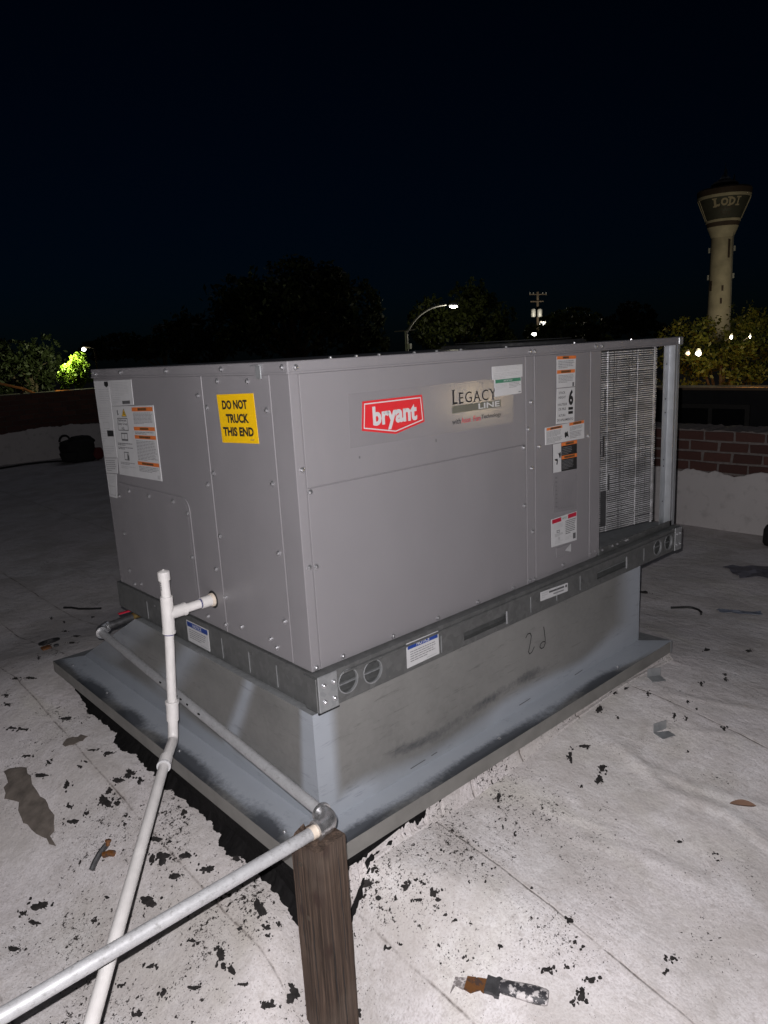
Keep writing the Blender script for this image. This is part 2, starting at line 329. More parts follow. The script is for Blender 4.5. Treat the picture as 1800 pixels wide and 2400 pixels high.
def sticker(parent, name, label, face, quad, mat, prints, t=.0008, seed=1):
    """quad = TL, TR, BR, BL on the face; prints use u to the right and v downward in 0..1"""
    rnd = random.Random(seed); TL, TR, BR, BL = quad
    def uv(u, v):
        a = (TL[0]*(1-u) + TR[0]*u)*(1-v) + (BL[0]*(1-u) + BR[0]*u)*v
        b = (TL[1]*(1-u) + TR[1]*u)*(1-v) + (BL[1]*(1-u) + BR[1]*u)*v
        return a, b
    base = MB().prism([TL, TR, BR, BL], face, .0001, t).build(name, mat, parent)
    if label: base['label'] = label
    groups = {}
    for ip, pr in enumerate(prints):
        k = pr[0]; col = pr[-1] if k != 'lines' else pr[6]; mb = groups.setdefault(col + '*' if k == 'text' and len(pr[1]) == 1 else col + '#%d' % ip if k == 'rect' and col in ('rust', 'orange') else col, MB()); lift = t + .0003 + ip*4e-5
        if k == 'rect':
            _, u0, v0, u1, v1, c = pr
            mb.add([face(*uv(u0, v0), lift), face(*uv(u1, v0), lift), face(*uv(u1, v1), lift), face(*uv(u0, v1), lift)], [(0, 1, 2, 3)])
        elif k == 'poly':
            mb.add([face(*uv(u, v), lift) for u, v in pr[1]], [tuple(range(len(pr[1])))])
        elif k == 'frame':
            _, u0, v0, u1, v1, w_, c = pr; h_ = w_*hypot(TR[0]-TL[0], TR[1]-TL[1])/max(1e-6, hypot(BL[0]-TL[0], BL[1]-TL[1]))
            for (p0, q0, p1, q1) in ((u0, v0, u1, v0 + h_), (u0, v1 - h_, u1, v1), (u0, v0, u0 + w_, v1), (u1 - w_, v0, u1, v1)):
                mb.add([face(*uv(p0, q0), lift), face(*uv(p1, q0), lift), face(*uv(p1, q1), lift), face(*uv(p0, q1), lift)], [(0, 1, 2, 3)])
        elif k == 'text':
            _, s_, u0, v0, u1, v1, bold, c = pr; vs, fs = text_mesh(s_, bold)
            mb.add([face(*uv(u0 + x*(u1-u0), v1 - y*(v1-v0)), lift + .0004) for x, y in vs], fs)
        elif k == 'lines':
            _, u0, v0, u1, v1, n_, c, fill = pr
            for i in range(n_):
                va = v0 + (v1 - v0)*(i + .2)/n_; vb = va + (v1 - v0)/n_*fill; u = u0; end = u1 - (u1-u0)*(rnd.random()*.12 if i < n_ - 1 else .3 + .3*rnd.random())
                while u < end - .004:
                    w_ = min(end - u, (u1-u0)*rnd.uniform(.05, .17))
                    mb.add([face(*uv(u, va), lift), face(*uv(u + w_, va), lift), face(*uv(u + w_, vb), lift), face(*uv(u, vb), lift)], [(0, 1, 2, 3)]); u += w_ + (u1-u0)*.018
    for col, mb in groups.items():
        if mb.v: mb.build('large_figure' if col[-1] == '*' else 'heading_bar' if '#' in col else 'print', col.rstrip('*').split('#')[0], base)
    return base

# ------------------------------------------------------------------ the roof
FX0, FX1, FY0, FY1 = -.131, 1.655, -.093, 1.676
def sm(a, b, t):
    t = max(0., min(1., (t - a)/(b - a))); return t*t*(3 - 2*t)
RIDGES = [(.006, .024, [(.955, -.20), (.945, -.29), (.872, -.47), (.928, -.62), (.90, -.747), (.88, -.95)]), (.004, .020, [(.91, -.28), (.921, -.362), (.958, -.532), (1.037, -.695), (1.07, -.9)]),
          (.003, .016, [(1.09, -.28), (1.135, -.334), (1.241, -.456), (1.356, -.573)]), (.0035, .022, [(.51, -.36), (.541, -.423), (.599, -.515), (.649, -.676), (.642, -.835)]),
          (.003, .018, [(.54, -.24), (.567, -.297), (.616, -.429), (.673, -.572)]), (.003, .016, [(1.33, -.21), (1.36, -.266), (1.436, -.40), (1.526, -.509)])]
def ridges(x, y):
    if not (.5 < x < 1.75 and -1.05 < y < -.05): return 0.0
    z = 0.0
    for am, wd, pl in RIDGES:
        best = 9.0; tt = 0; n = len(pl) - 1
        for i in range(n):
            ax, ay = pl[i]; bx, by = pl[i + 1]; vx, vy = bx - ax, by - ay; t = ((x - ax)*vx + (y - ay)*vy)/(vx*vx + vy*vy); t = max(0., min(1., t))
            dd = hypot(x - ax - t*vx, y - ay - t*vy)
            if dd < best: best = dd; tt = (i + t)/n
        if best < wd*3: z += am*exp(-(best/wd)**2)*min(1, tt*5, (1 - tt)*4)
    return z
def gz(x, y):
    s = .7*(x + .2) + .7*(y + .25); z = -.130 + .130*sm(-.35, 2.0, s)
    d = hypot(max(FX0 - x, 0, x - FX1), max(FY0 - y, 0, y - FY1))
    aL = .138; aR = (.205 - .03*sm(.1, .5, x))*sm(-.13 - .5*d, .07 + .6*d, x); k = sm(-.2, .2, (x - FX0) - (y - FY0)); fd = sm(2.6, 1.2, x)
    z += (aL*(1 - k)*(1 - sm(0, .50 + .6*sm(.7, 1.6, y), d)) + aR*max(k, sm(-.10, .03, x)*sm(.6, .2, y))*(1 - sm(0, 1.7, d)))*fd
    z += ridges(x, y) - .06*exp(-((x + .21)**2 + (y + .27)**2)/.022)
    return z + .004*sin(x*5.1 + 1.3*y)*sin(y*4.3 - .7*x) + .002*sin(x*13 + 2)*sin(y*11 + x*3)
def axis_pts(a, b, lo, hi, fine, grow=1.09):
    p = []; t = lo
    while t < hi: p.append(t); t += fine
    st = fine; q = lo
    while q > a: st *= grow; q -= st; p.insert(0, max(q, a))
    st = fine; q = p[-1]
    while q < b: st *= grow; q += st; p.append(min(q, b))
    return p
XS = axis_pts(-9, 4.12, -.95, 2.2, .0105); YS = axis_pts(-7, 10.3, -1.05, 1.9, .0105)
def spatter(x, y):
    v = .375
    v += .20*exp(-((x + .30)**2 + (y - .25)**2)/.30) + + .07*exp(-((x - .12)**2 + (y + .22)**2)/.05) + .09*exp(-((x - .50)**2 + (y + .22)**2)/.05) + .06*exp(-((x - .95)**2 + (y + .3)**2)/.06)
    v += .05*exp(-((x + .12)**2 + (y + .18)**2)/.02)
    return v - .12*sm(1.3, 2.6, x) - .06*sm(.3, 1.0, x)
me = bpy.data.meshes.new('roof_deck'); nx, ny = len(XS), len(YS)
me.from_pydata([(x, y, gz(x, y)) for y in YS for x in XS], [], [(j*nx + i, j*nx + i + 1, (j + 1)*nx + i + 1, (j + 1)*nx + i) for j in range(ny - 1) for i in range(nx - 1)])
at = me.attributes.new('spatter', 'FLOAT', 'POINT'); at.data.foreach_set('value', [spatter(x, y) for y in YS for x in XS])
for p in me.polygons: p.use_smooth = True
tag(link('flat_roof', me, M['roof']), 'white coated flat roof with tar spatter under everything', None, None, 'structure')

STREET = -4.6
tag(MB().add([(-700, -700, STREET), (900, -700, STREET), (900, 900, STREET), (-700, 900, STREET)], [(0, 1, 2, 3)]).build('ground', 'asphalt'), None, None, None, 'structure')

# --- ragged flat patches that follow the roof
def ragged(pts, jit, sub, seed):
    rnd = random.Random(seed); out = []
    for i, p in enumerate(pts):
        q = pts[(i + 1) % len(pts)]; L = hypot(q[0]-p[0], q[1]-p[1]); n = max(1, int(L/sub))
        for k in range(n):
            t = k/n; out.append((p[0] + (q[0]-p[0])*t + rnd.gauss(0, jit), p[1] + (q[1]-p[1])*t + rnd.gauss(0, jit)))
    return out
def patch(pts, lift, dome=0.0):
    cx = sum(p[0] for p in pts)/len(pts); cy = sum(p[1] for p in pts)/len(pts); n = len(pts); vs = []; fs = []
    for k, f in enumerate((1.0, .82, .45)):
        vs += [(cx + (x-cx)*f, cy + (y-cy)*f) for x, y in pts]
    v3 = [(x, y, gz(x, y) + (-.004 if i < n else lift + dome*(0 if i < n else (.7 if i < 2*n else 1)))) for i, (x, y) in enumerate(vs)]
    for k in range(2): fs += [(k*n + i, k*n + (i+1) % n, (k+1)*n + (i+1) % n, (k+1)*n + i) for i in range(n)]
    v3.append((cx, cy, gz(cx, cy) + lift + dome)); fs += [(2*n + i, 2*n + (i+1) % n, 3*n) for i in range(n)]
    return v3, fs
SPOTS= [(-0.189,0.824,0.0124,-0.0168,-0.0091,-0.0199), (-0.291,0.789,0.0144,-0.0227,-0.01,-0.0228), (-0.344,0.966,0.0072,-0.0099,-0.0063,-0.0162), (-0.227,0.827,0.0151,-0.0219,-0.0046,-0.0102), (-0.264,0.814,0.0076,-0.0115,-0.007,-0.0159), (-0.269,0.741,0.0072,-0.0118,-0.0049,-0.0108), (-0.385,0.812,0.0126,-0.0186,-0.0034,-0.0085), (-0.346,0.8,0.005,-0.0076,-0.0042,-0.0102), (-0.372,0.879,0.007,-0.0098,-0.0035,-0.0089), (-0.258,0.498,0.0111,-0.0173,-0.0046,-0.009), (-0.274,0.422,0.0143,-0.0223,-0.0085,-0.0163), (-0.23,0.366,0.0116,-0.0167,-0.0058,-0.0106), (-0.214,0.274,0.0127,-0.018,-0.0059,-0.0101), (-0.28,0.338,0.0125,-0.0193,-0.0035,-0.0065), (-0.358,0.345,0.0156,-0.0252,-0.0066,-0.0133), (-0.236,0.452,0.0045,-0.0066,-0.0033,-0.0064), (-0.423,0.468,0.0042,-0.007,-0.0026,-0.0058), (-0.191,0.057,0.0117,-0.0141,-0.0143,-0.0215), (-0.208,-0.006,0.0054,-0.0043,-0.0035,-0.0051), (-0.181,-0.014,0.004,-0.002,-0.0024,-0.0034), (-0.253,0.049,0.0046,-0.007,-0.0029,-0.0046), (-0.217,-0.024,0.0035,-0.0026,-0.0023,-0.0032), (-0.315,0.037,0.0071,-0.0113,-0.0087,-0.0143), (-0.319,-0.017,0.0065,-0.0097,-0.0059,-0.0093), (-0.326,0.009,0.0053,-0.0083,-0.0045,-0.0073), (-0.393,0.031,0.0088,-0.014,-0.003,-0.0052), (-0.443,0.092,0.0055,-0.0084,-0.0044,-0.0085), (-0.504,0.103,0.0088,-0.0122,-0.0037,-0.0078), (-0.237,-0.144,0.0157,-0.0044,-0.0098,-0.0127), (-0.298,-0.141,0.0121,-0.0059,-0.003,-0.0042), (-0.555,0.626,0.0173,-0.0229,-0.0051,-0.015), (-0.585,0.585,0.011,-0.0132,-0.0031,-0.0097), (-0.652,0.537,0.0126,-0.0122,-0.0028,-0.0096), (-0.472,0.437,0.0057,-0.0089,-0.0029,-0.007), (-0.435,0.179,0.0064,-0.0098,-0.0021,-0.0042), (-0.145,0.236,0.0084,-0.0097,-0.0046,-0.0075), (-0.156,0.514,0.0076,-0.0088,-0.0058,-0.0109), (-0.196,0.459,0.0023,-0.0031,-0.0037,-0.0069), (-0.294,0.448,0.005,-0.0081,-0.0089,-0.0175), (-0.349,1.122,0.0047,-0.0066,-0.0035,-0.0098), (-0.388,1.084,0.0186,-0.0257,-0.0025,-0.0072), (-0.274,0.668,0.0038,-0.0065,-0.0027,-0.006), (-0.286,1.007,0.0056,-0.0075,-0.0022,-0.0055), (-0.32,-0.067,0.0073,-0.0096,-0.0019,-0.0029), (-0.34,0.134,0.0061,-0.0101,-0.0021,-0.0037), (-0.29,0.642,0.0038,-0.0065,-0.0033,-0.0072), (-0.597,0.642,0.0081,-0.0092,-0.0022,-0.0072), (-0.31,0.059,0.0036,-0.0058,-0.0026,-0.0044), (-0.182,0.762,0.006,-0.0083,-0.0066,-0.0141), (-0.5,0.203,0.0059,-0.0083,-0.0015,-0.0033), (-0.054,0.086,0.0047,-0.0067,-0.0035,-0.0042), (0.025,-0.116,0.009,-0.0151,-0.0033,-0.0033), (0.023,-0.156,0.0048,-0.0086,-0.0032,-0.0031), (0.073,-0.202,0.0072,-0.0102,-0.0038,-0.0037), (0.108,-0.267,0.0083,-0.0101,-0.0043,-0.0039), (0.104,-0.284,0.005,-0.0063,-0.0036,-0.0033), (0.1,-0.214,0.0032,-0.004,-0.0028,-0.0027), (0.052,-0.112,0.0047,-0.0066,-0.0024,-0.0024), (0.093,-0.318,0.0036,-0.0047,-0.0023,-0.0021), (0.099,-0.343,0.0045,-0.0057,-0.0021,-0.0018), (0.127,-0.455,0.0056,-0.0062,-0.0026,-0.002), (0.058,-0.405,0.0025,-0.0034,-0.0026,-0.0022), (0.058,-0.416,0.0017,-0.0022,-0.0014,-0.0012), (0.042,-0.343,0.0024,-0.0037,-0.0025,-0.0022), (0.501,-0.151,0.0058,-0.0059,-0.0131,-0.0105), (0.414,-0.235,0.0026,-0.0022,-0.0078,-0.0062), (0.418,-0.271,0.0022,-0.0018,-0.0064,-0.005), (0.306,-0.267,0.0036,-0.0026,-0.0043,-0.0036), (0.16,-0.56,0.0106,-0.011,-0.0034,-0.0024), (0.195,-0.59,0.0051,-0.005,-0.0029,-0.0019), (0.169,-0.643,0.0055,-0.0056,-0.0094,-0.0061), (0.147,-0.635,0.0035,-0.0037,-0.0029,-0.0019), (0.21,-0.642,0.0058,-0.0055,-0.0044,-0.0028), (0.292,-0.533,0.006,-0.005,-0.0046,-0.003), (0.254,-0.569,0.0049,-0.0044,-0.0037,-0.0024), (-0.207,-0.004,0.0058,-0.0046,-0.0044,-0.0064), (-0.298,-0.14,0.0121,-0.006,-0.0034,-0.0048), (-0.181,-0.014,0.0035,-0.0018,-0.0024,-0.0034), (0.075,-0.246,0.007,-0.01,-0.0019,-0.0018), (0.106,-0.235,0.0032,-0.004,-0.0025,-0.0024), (-0.02,-0.236,0.0032,-0.0069,-0.0023,-0.0023), (0.297,-0.418,0.0041,-0.0031,-0.0032,-0.0024), (0.213,-0.193,0.0029,-0.0024,-0.0045,-0.0042), (0.22,-0.336,0.0033,-0.0025,-0.0041,-0.0034), (0.016,-0.06,0.0034,-0.0076,-0.0015,-0.0015), (-0.003,-0.258,0.0023,-0.0047,-0.0019,-0.0019), (0.259,-0.587,0.0035,-0.0031,-0.0041,-0.0026), (0.187,-0.311,0.0027,-0.0023,-0.004,-0.0035), (-0.123,-0.237,0.0046,-0.0082,-0.006,-0.0066), (0.793,-0.198,0.0052,-0.0054,-0.0247,-0.0165), (0.868,-0.201,0.0137,-0.0138,-0.0064,-0.0041), (0.768,-0.314,0.0087,-0.008,-0.0183,-0.0113), (1.079,-0.123,0.009,-0.009,-0.0171,-0.0105), (1.079,-0.194,0.0043,-0.0041,-0.0071,-0.0041), (1.291,-0.187,0.0034,-0.0032,-0.0137,-0.0074), (1.345,-0.307,0.0074,-0.006,-0.0083,-0.004), (1.325,-0.348,0.005,-0.0039,-0.0067,-0.0031), (0.725,-0.584,0.0054,-0.0047,-0.0056,-0.0028), (0.758,-0.663,0.0044,-0.0039,-0.0028,-0.0013), (0.39,-0.733,0.0079,-0.0064,-0.0055,-0.0028), (0.353,-0.739,0.0046,-0.0038,-0.0048,-0.0025), (0.168,-0.642,0.0065,-0.0067,-0.0094,-0.0061), (0.145,-0.635,0.0038,-0.004,-0.0035,-0.0023), (0.211,-0.639,0.0076,-0.0073,-0.0039,-0.0025), (0.29,-0.53,0.0057,-0.0047,-0.0059,-0.0039), (1.914,-0.118,0.0152,-0.0082,-0.019,-0.0085), (2.075,-0.226,0.0122,-0.007,-0.0178,-0.007), (1.687,-0.292,0.0048,-0.003,-0.0086,-0.0037), (1.644,-0.31,0.0063,-0.0039,-0.0105,-0.0045), (2.583,0.528,0.0228,-0.0265,-0.0137,-0.0074), (1.288,-0.458,0.005,-0.0037,-0.0108,-0.0046), (1.517,-0.275,0.0061,-0.0038,-0.0192,-0.0088), (0.819,-0.294,0.0069,-0.0064,-0.0174,-0.0107), (0.704,-0.295,0.0037,-0.0036,-0.0055,-0.0036), (1.083,-0.434,0.0031,-0.0028,-0.0058,-0.0028), (1.225,-0.319,0.0044,-0.004,-0.017,-0.0085), (1.243,-0.352,0.0046,-0.0039,-0.0074,-0.0036), (1.265,-0.116,0.0067,-0.0066,-0.0084,-0.0048), (1.208,-0.101,0.0086,-0.0089,-0.0104,-0.0061), (-0.214,1.317,0.0145,-0.018,-0.0043,-0.0118), (-0.194,0.984,0.0138,-0.0168,-0.0031,-0.0074), (-0.349,1.389,0.0111,-0.0143,-0.0023,-0.0073), (-0.21,1.742,0.0151,-0.0209,-0.0031,-0.0101), (-0.321,1.682,0.0069,-0.01,-0.0029,-0.01), (0.009,2.224,0.0043,-0.0137,-0.0083,-0.0276), (-0.374,1.433,0.0112,-0.0145,-0.0022,-0.0074), (-0.225,1.048,0.0103,-0.0129,-0.0014,-0.0034), (-0.351,1.119,0.0027,-0.0037,-0.0026,-0.0074), (-0.387,1.221,0.0086,-0.0116,-0.0018,-0.0053), (-0.252,1.8,0.0089,-0.0154,-0.0032,-0.0112), (0.218,2.623,0.0034,-0.0062,-0.0055,-0.0166), (-0.187,1.241,0.0026,-0.0032,-0.0025,-0.0066), (-0.012,1.752,0.0069,-0.0083,-0.0035,-0.0094), (0.154,2.411,0.0047,-0.0134,-0.0067,-0.0207), (0.199,2.776,0.0048,-0.0067,-0.0048,-0.0149), (0.353,2.571,0.0048,-0.0101,-0.0061,-0.0168), (-0.263,1.009,0.0053,-0.007,-0.0019,-0.0048), (-0.338,1.61,0.0102,-0.0143,-0.0017,-0.0056), (-0.111,1.954,0.002,-0.0045,-0.01,-0.0336), (0.069,2.055,0.0091,-0.0264,-0.0038,-0.0112), (0.129,2.178,0.0065,-0.0251,-0.0056,-0.0168)]
STAIN= [(-0.472, 1.248), (-0.444, 1.247), (-0.412, 1.218), (-0.411, 1.168), (-0.411, 1.134), (-0.419, 1.094), (-0.406, 1.037), (-0.405, 0.973), (-0.411, 0.921), (-0.413, 0.878), (-0.43, 0.822), (-0.45, 0.797), (-0.453, 0.747), (-0.462, 0.764), (-0.468, 0.831), (-0.483, 0.883), (-0.479, 0.932), (-0.508, 0.98), (-0.492, 1.017), (-0.489, 1.061), (-0.512, 1.119)]
STAIN2= [(-0.29, 1.17), (-0.267, 1.195), (-0.241, 1.19), (-0.227, 1.166), (-0.213, 1.166), (-0.196, 1.139), (-0.21, 1.127), (-0.236, 1.131), (-0.254, 1.133), (-0.269, 1.141), (-0.285, 1.147)]
mb = MB(); rnd = random.Random(5)
for i, (cx, cy, ax, ay, bx, by) in enumerate(SPOTS):
    sz = max(hypot(ax, ay), hypot(bx, by)); n = 26 if sz > .012 else 12; ph = rnd.random()*6; pts = []
    e1, e2 = rnd.uniform(.1, .3), rnd.uniform(.05, .25)
    for k in range(n):
        t = 2*pi*k/n; r = 1 + e1*sin(2*t + ph) + e2*sin(3*t + 2*ph) + rnd.uniform(-.36, .20)
        pts.append((cx + r*(ax*cos(t) + bx*sin(t)), cy + r*(ay*cos(t) + by*sin(t))))
    mb.add(*patch(pts, .0015, min(.006, sz*.12)))
    for k in range(rnd.randint(4, 9) if sz > .01 else rnd.randint(0, 3)):       # crumbs broken off the blob
        t = rnd.random()*6.28; d = rnd.uniform(.9, 2.0); px = cx + d*(ax*cos(t) + bx*sin(t)); py = cy + d*(ay*cos(t) + by*sin(t)); r = rnd.choice((.0012, .0016, .002, .003, .0045))
        mb.add(*patch([(px + r*rnd.uniform(.6, 1.5)*cos(6.28*q/6), py + r*rnd.uniform(.6, 1.5)*sin(6.28*q/6)) for q in range(6)], .001, .0015))
tag(mb.build('tar_spatter', 'spat', smooth=True), 'black blobs and crumbs of tar scattered over the roof', 'tar', None, 'stuff')
tag(MB().add(*patch(ragged(STAIN, .006, .025, 3), .0012)).build('bare_patch', 'stain'), 'long greyish brown bare patch in the roof coating at left', 'stain', 'worn patches in the coating')
tag(MB().add(*patch(ragged(STAIN2, .004, .012, 4), .0012)).build('bare_patch', 'stain'), 'small dark brown bare patch in the coating beside the curb', 'stain', 'worn patches in the coating')

# --- old tarred curb the metal curb sits on
oc = thing('tarred_curb', (.7, .75, 0), 'black tarred old curb hidden below the metal curb flange', 'curb')
MB().box(-.112, 1.63, -.080, 1.65, -.12, .137).build('curb_body', 'tar', oc, bevel=.006)
def vn(t, seed):
    v = 0; am = 1.0; tot = 0
    for o_ in range(5):
        i = math.floor(t); f = t - i; f = f*f*(3 - 2*f); h = lambda k: random.Random(seed*7919 + o_*131 + k).random()*2 - 1
        v += am*(h(i)*(1 - f) + h(i + 1)*f); tot += am; am *= .62; t = t*2.07 + 3.3
    return v/tot
N = 420; out = []; inn = []; up_ = []
for i in range(N + 1):                          # tar mopped onto the roof along the end, with a torn edge
    y = -.125 + i/N*1.62; wd = max(.002, (.026 + .030*vn(y*7, 3) + .016*vn(y*31, 5))*sm(1.55, 1.2, y) + .006*sm(.5, 0, y))
    x = -.116 - wd; out.append((x, y, gz(x, y) + .0015)); x2 = -.114 - wd*.6; inn.append((x2, y, gz(x2, y) + .006)); up_.append((-.1115, y, gz(-.115, y) + .03))
MB().add(out + inn + up_, [(k*(N+1) + i, k*(N+1) + i + 1, (k+1)*(N+1) + i + 1, (k+1)*(N+1) + i) for k in range(2) for i in range(N)]).build('tar_fillet', 'tar', oc, smooth=True)
out = []; inn = []; up_ = []
for i in range(N + 1):
    x = -.15 + i/N*.95; wd = max(.001, (.020 + .030*vn(x*8, 11) + .016*vn(x*33, 12))*sm(.45, .05, x) + .010*vn(x*12, 15)*sm(.1, .4, x))
    y = -.082 - wd; out.append((x, y, gz(x, y) + .0015)); y2 = -.0815 - wd*.6; inn.append((x, y2, gz(x, y2) + .006)); up_.append((x, -.0795, gz(x, -.085) + .02))
MB().add(out + inn + up_, [(k*(N+1) + i, (k+1)*(N+1) + i, (k+1)*(N+1) + i + 1, k*(N+1) + i + 1) for k in range(2) for i in range(N)]).build('tar_fillet', 'tar', oc, smooth=True)

# white coating carried up the old curb along the long side, torn away at the near end
n_ = 300; vs = []; pv = []
for i in range(n_ + 1):
    x = -.09 + i/n_*1.74; hole = max(0, .060*vn(x*9, 21) + .045*vn(x*34, 22) - .006)*sm(1.0, .2, x) + .020*sm(.30, .0, x)
    zt = max(gz(x, -.12) + .002, .1385 - hole*1.3)
    for (yy, zz) in ((-.108, gz(x, -.108) - .004), (-.101, gz(x, -.101) + .004), (-.0895, max(gz(x, -.09) + .002, zt - .015)), (-.0875, zt)): vs.append((x, yy, min(zz, .1385)))
me = bpy.data.meshes.new('coating_upturn'); o_ = root_loc(oc); me.from_pydata([Vector(v) - o_ for v in vs], [], [(4*i + k, 4*i + 4 + k, 4*i + 5 + k, 4*i + 1 + k) for i in range(n_) for k in range(3)])
at = me.attributes.new('spatter', 'FLOAT', 'POINT'); at.data.foreach_set('value', [.52]*len(vs)); link('coating_upturn', me, M['roof'], oc)

# ------------------------------------------------------------------ metal adapter curb
WX0, WX1, WY0, WY1, ZB, ZT = -.0205, 1.567, .0022, 1.620, .190, .498
ac = thing('adapter_curb', (.7, .75, .137), 'galvanised sheet metal adapter curb with wide flange and silver sprayed seams', 'roof curb')
def sheet(name, fn, A, B, na, nb, paint, grime=None, parent=ac):
    """gridded sheet with a per-vertex paint mask"""
    vs = []; pv = []; gv = []
    for j in range(nb + 1):
        for i in range(na + 1):
            u = A[0] + (A[1]-A[0])*i/na; v = B[0] + (B[1]-B[0])*j/nb; vs.append(fn(u, v)); pv.append(paint(u, v)); gv.append(grime(u, v) if grime else 0.0)
    me = bpy.data.meshes.new(name); o = root_loc(parent); me.from_pydata([Vector(p) - o for p in vs], [], [(j*(na+1) + i, j*(na+1) + i + 1, (j+1)*(na+1) + i + 1, (j+1)*(na+1) + i) for j in range(nb) for i in range(na)])
    a = me.attributes.new('paint', 'FLOAT', 'POINT'); a.data.foreach_set('value', pv); a2 = me.attributes.new('grime', 'FLOAT', 'POINT'); a2.data.foreach_set('value', gv)
    return link(name, me, M['curb'], parent)
wv = lambda s, k: .5 + .5*sin(s*k + 1.1*sin(s*k*.37))
def p_front(x, z):
    h = z - ZB; e = max(1 - sm(.030, .095, x - WX0), sm(1.32, 1.56, x)*.9)
    b = 1 - sm(.0 + .022*wv(x, 9) + .03*sm(1.1, 1.5, x), .065 + .035*wv(x, 9) + .12*sm(1.1, 1.5, x), h)
    b *= 1 - .35*sm(.10, .2, x)*sm(.75, .6, x)
    return max(e, b)
def p_left(y, z):
    h = z - ZB; e = 1 - sm(.05, .11, y); b = 1 - sm(.02, .07 + .03*wv(y, 7), h)
    band = exp(-((y - .47 + .12*(h - .15))/.045)**2)*.85 + exp(-((y - .98)/.11)**2)*.75*sm(0, .12, h) + .6*sm(1.25, 1.5, y)
    return max(e, b, min(1, band))
sheet('front_wall', lambda x, z: (x, WY0 + .004*sin((x - WX0)/(WX1 - WX0)*pi)*sin((z - ZB)/(ZT - ZB)*pi), z), (WX0, WX1), (ZB, ZT), 140, 26, p_front, lambda x, z: .55*exp(-((z - ZB - .075 - .025*wv(x, 9))/.018)**2)*sm(.12, .3, x)*sm(1.15, .85, x)*(.5 + .5*wv(x, 23)))
def lw(y, z):                       # flares out toward the back, where the old opening is wider
    t = (z - ZB)/(ZT - ZB); ye = WY1 + (1.03 - WY1)*t; s = (y - WY0)/(WY1 - WY0); return (WX0, WY0 + s*(ye - WY0), z)
sheet('end_wall', lw, (WY0, WY1), (ZB, ZT), 140, 26, p_left)
MB().add([(WX0, WY1, ZB), (WX1, WY1, ZB), (WX1, 1.03, ZT), (WX0, 1.03, ZT)], [(0, 1, 2, 3)]).build('back_wall', 'zinc', ac)
MB().add([(WX1, WY0, ZB), (WX1, WY1, ZB), (WX1, 1.03, ZT), (WX1, WY0, ZT)], [(0, 1, 2, 3)]).build('end_wall', 'zinc', ac)
MB().add([(WX0 + .0015, WY0 + .0015, ZT - .002), (WX1 - .0015, WY0 + .0015, ZT - .002), (WX1 - .0015, 1.028, ZT - .002), (WX0 + .0015, 1.028, ZT - .002)], [(0, 1, 2, 3)]).build('top_plate', 'zinc', ac)
fz = lambda d: ZB - .004*d/.11
def p_fl(y0):
    def f(s, d): return min(1, 1.15*(1 - sm(.035 + .035*wv(s, 11), .085 + .02*wv(s + 3, 17), d)) + .10)
    return f
pf = p_fl(0)
def fl_front(x, d):                 # d = distance out from the wall
    k = d/.0952; xs = (x - WX0)/(WX1 - WX0); return (WX0 + (FX0 - WX0)*k + xs*((WX1 - WX0) + (FX1 - WX1 + WX0 - FX0)*k), WY0 - d, fz(d))
sheet('flange', fl_front, (WX0, WX1), (0, WY0 - FY0), 140, 12, lambda x, d: max(pf(x, d), sm(.25, .0, x)*.9*(1 - sm(.07, .095, d)), sm(1.25, 1.5, x)*.8), lambda x, d: (.45 + .50*wv(x, 13))*sm(.030, .080, d)*sm(1.5, 1.15, x)*sm(-.05, .12, x))
def fl_left(y, d):
    k = d/.1105; ys = (y - WY0)/(WY1 - WY0); return (WX0 - d, WY0 + (FY0 - WY0)*k + ys*((WY1 - WY0) + (FY1 - WY1 + WY0 - FY0)*k), fz(d))
sheet('flange', fl_left, (WY0, WY1), (0, WX0 - FX0), 140, 12, lambda y, d: max(pf(y*1.1 + 2, d*.86), sm(.2, .0, y)*.8*(1 - sm(.07, .11, d))), lambda y, d: (.35 + .65*wv(y + 1, 17))*sm(.035, .095, d)*sm(-.02, .2, y))
MB().add([(FX0, FY1, ZB - .004), (FX1, FY1, ZB - .004), (WX1, WY1, ZB), (WX0, WY1, ZB)], [(0, 1, 2, 3)]).build('flange', 'zinc', ac)
MB().add([(FX1, FY0, ZB - .004), (FX1, FY1, ZB - .004), (WX1, WY1, ZB), (WX1, WY0, ZB)], [(0, 1, 2, 3)]).build('flange', 'zinc', ac)
ZS = .140
skm = simple('dull_skirt_metal', (.225, .22, .208), .5, .2, .12, 14)
MB().box(FX0 + .0005, FX1 - .0005, FY0, FY0 + .0016, ZS, ZB - .0045).build('skirt', skm, ac)
MB().box(FX0, FX0 + .0016, FY0 - .001, FY1, ZS, ZB - .0045).build('skirt', skm, ac)
MB().box(FX1 - .0016, FX1, FY0 + .002, FY1, ZS, ZB - .0045).build('skirt', skm, ac)
MB().box(FX0, FX1, FY1 - .0016, FY1, ZS, ZB - .0045).build('skirt', skm, ac)
MB().box(FX1 - .012, FX1 + .001, FY0 - .0012, FY0 + .001, ZS - .001, ZB - .003).build('corner_clip', 'zinc', ac)
ml_ = MB()                          # marker scrawl, written upside down on the front wall
def stroke(mb, pts, wd, fn, t):
    for (a, b), (c, d) in zip(pts, pts[1:]):
        L = hypot(c-a, d-b) or 1e-6; nx_, ny_ = -(d-b)/L*wd/2, (c-a)/L*wd/2
        mb.add([fn(a+nx_, b+ny_, t), fn(c+nx_, d+ny_, t), fn(c-nx_, d-ny_, t), fn(a-nx_, b-ny_, t)], [(0, 1, 2, 3)])
cw = lambda a, b, t=0.0: (a, WY0 - t, b)
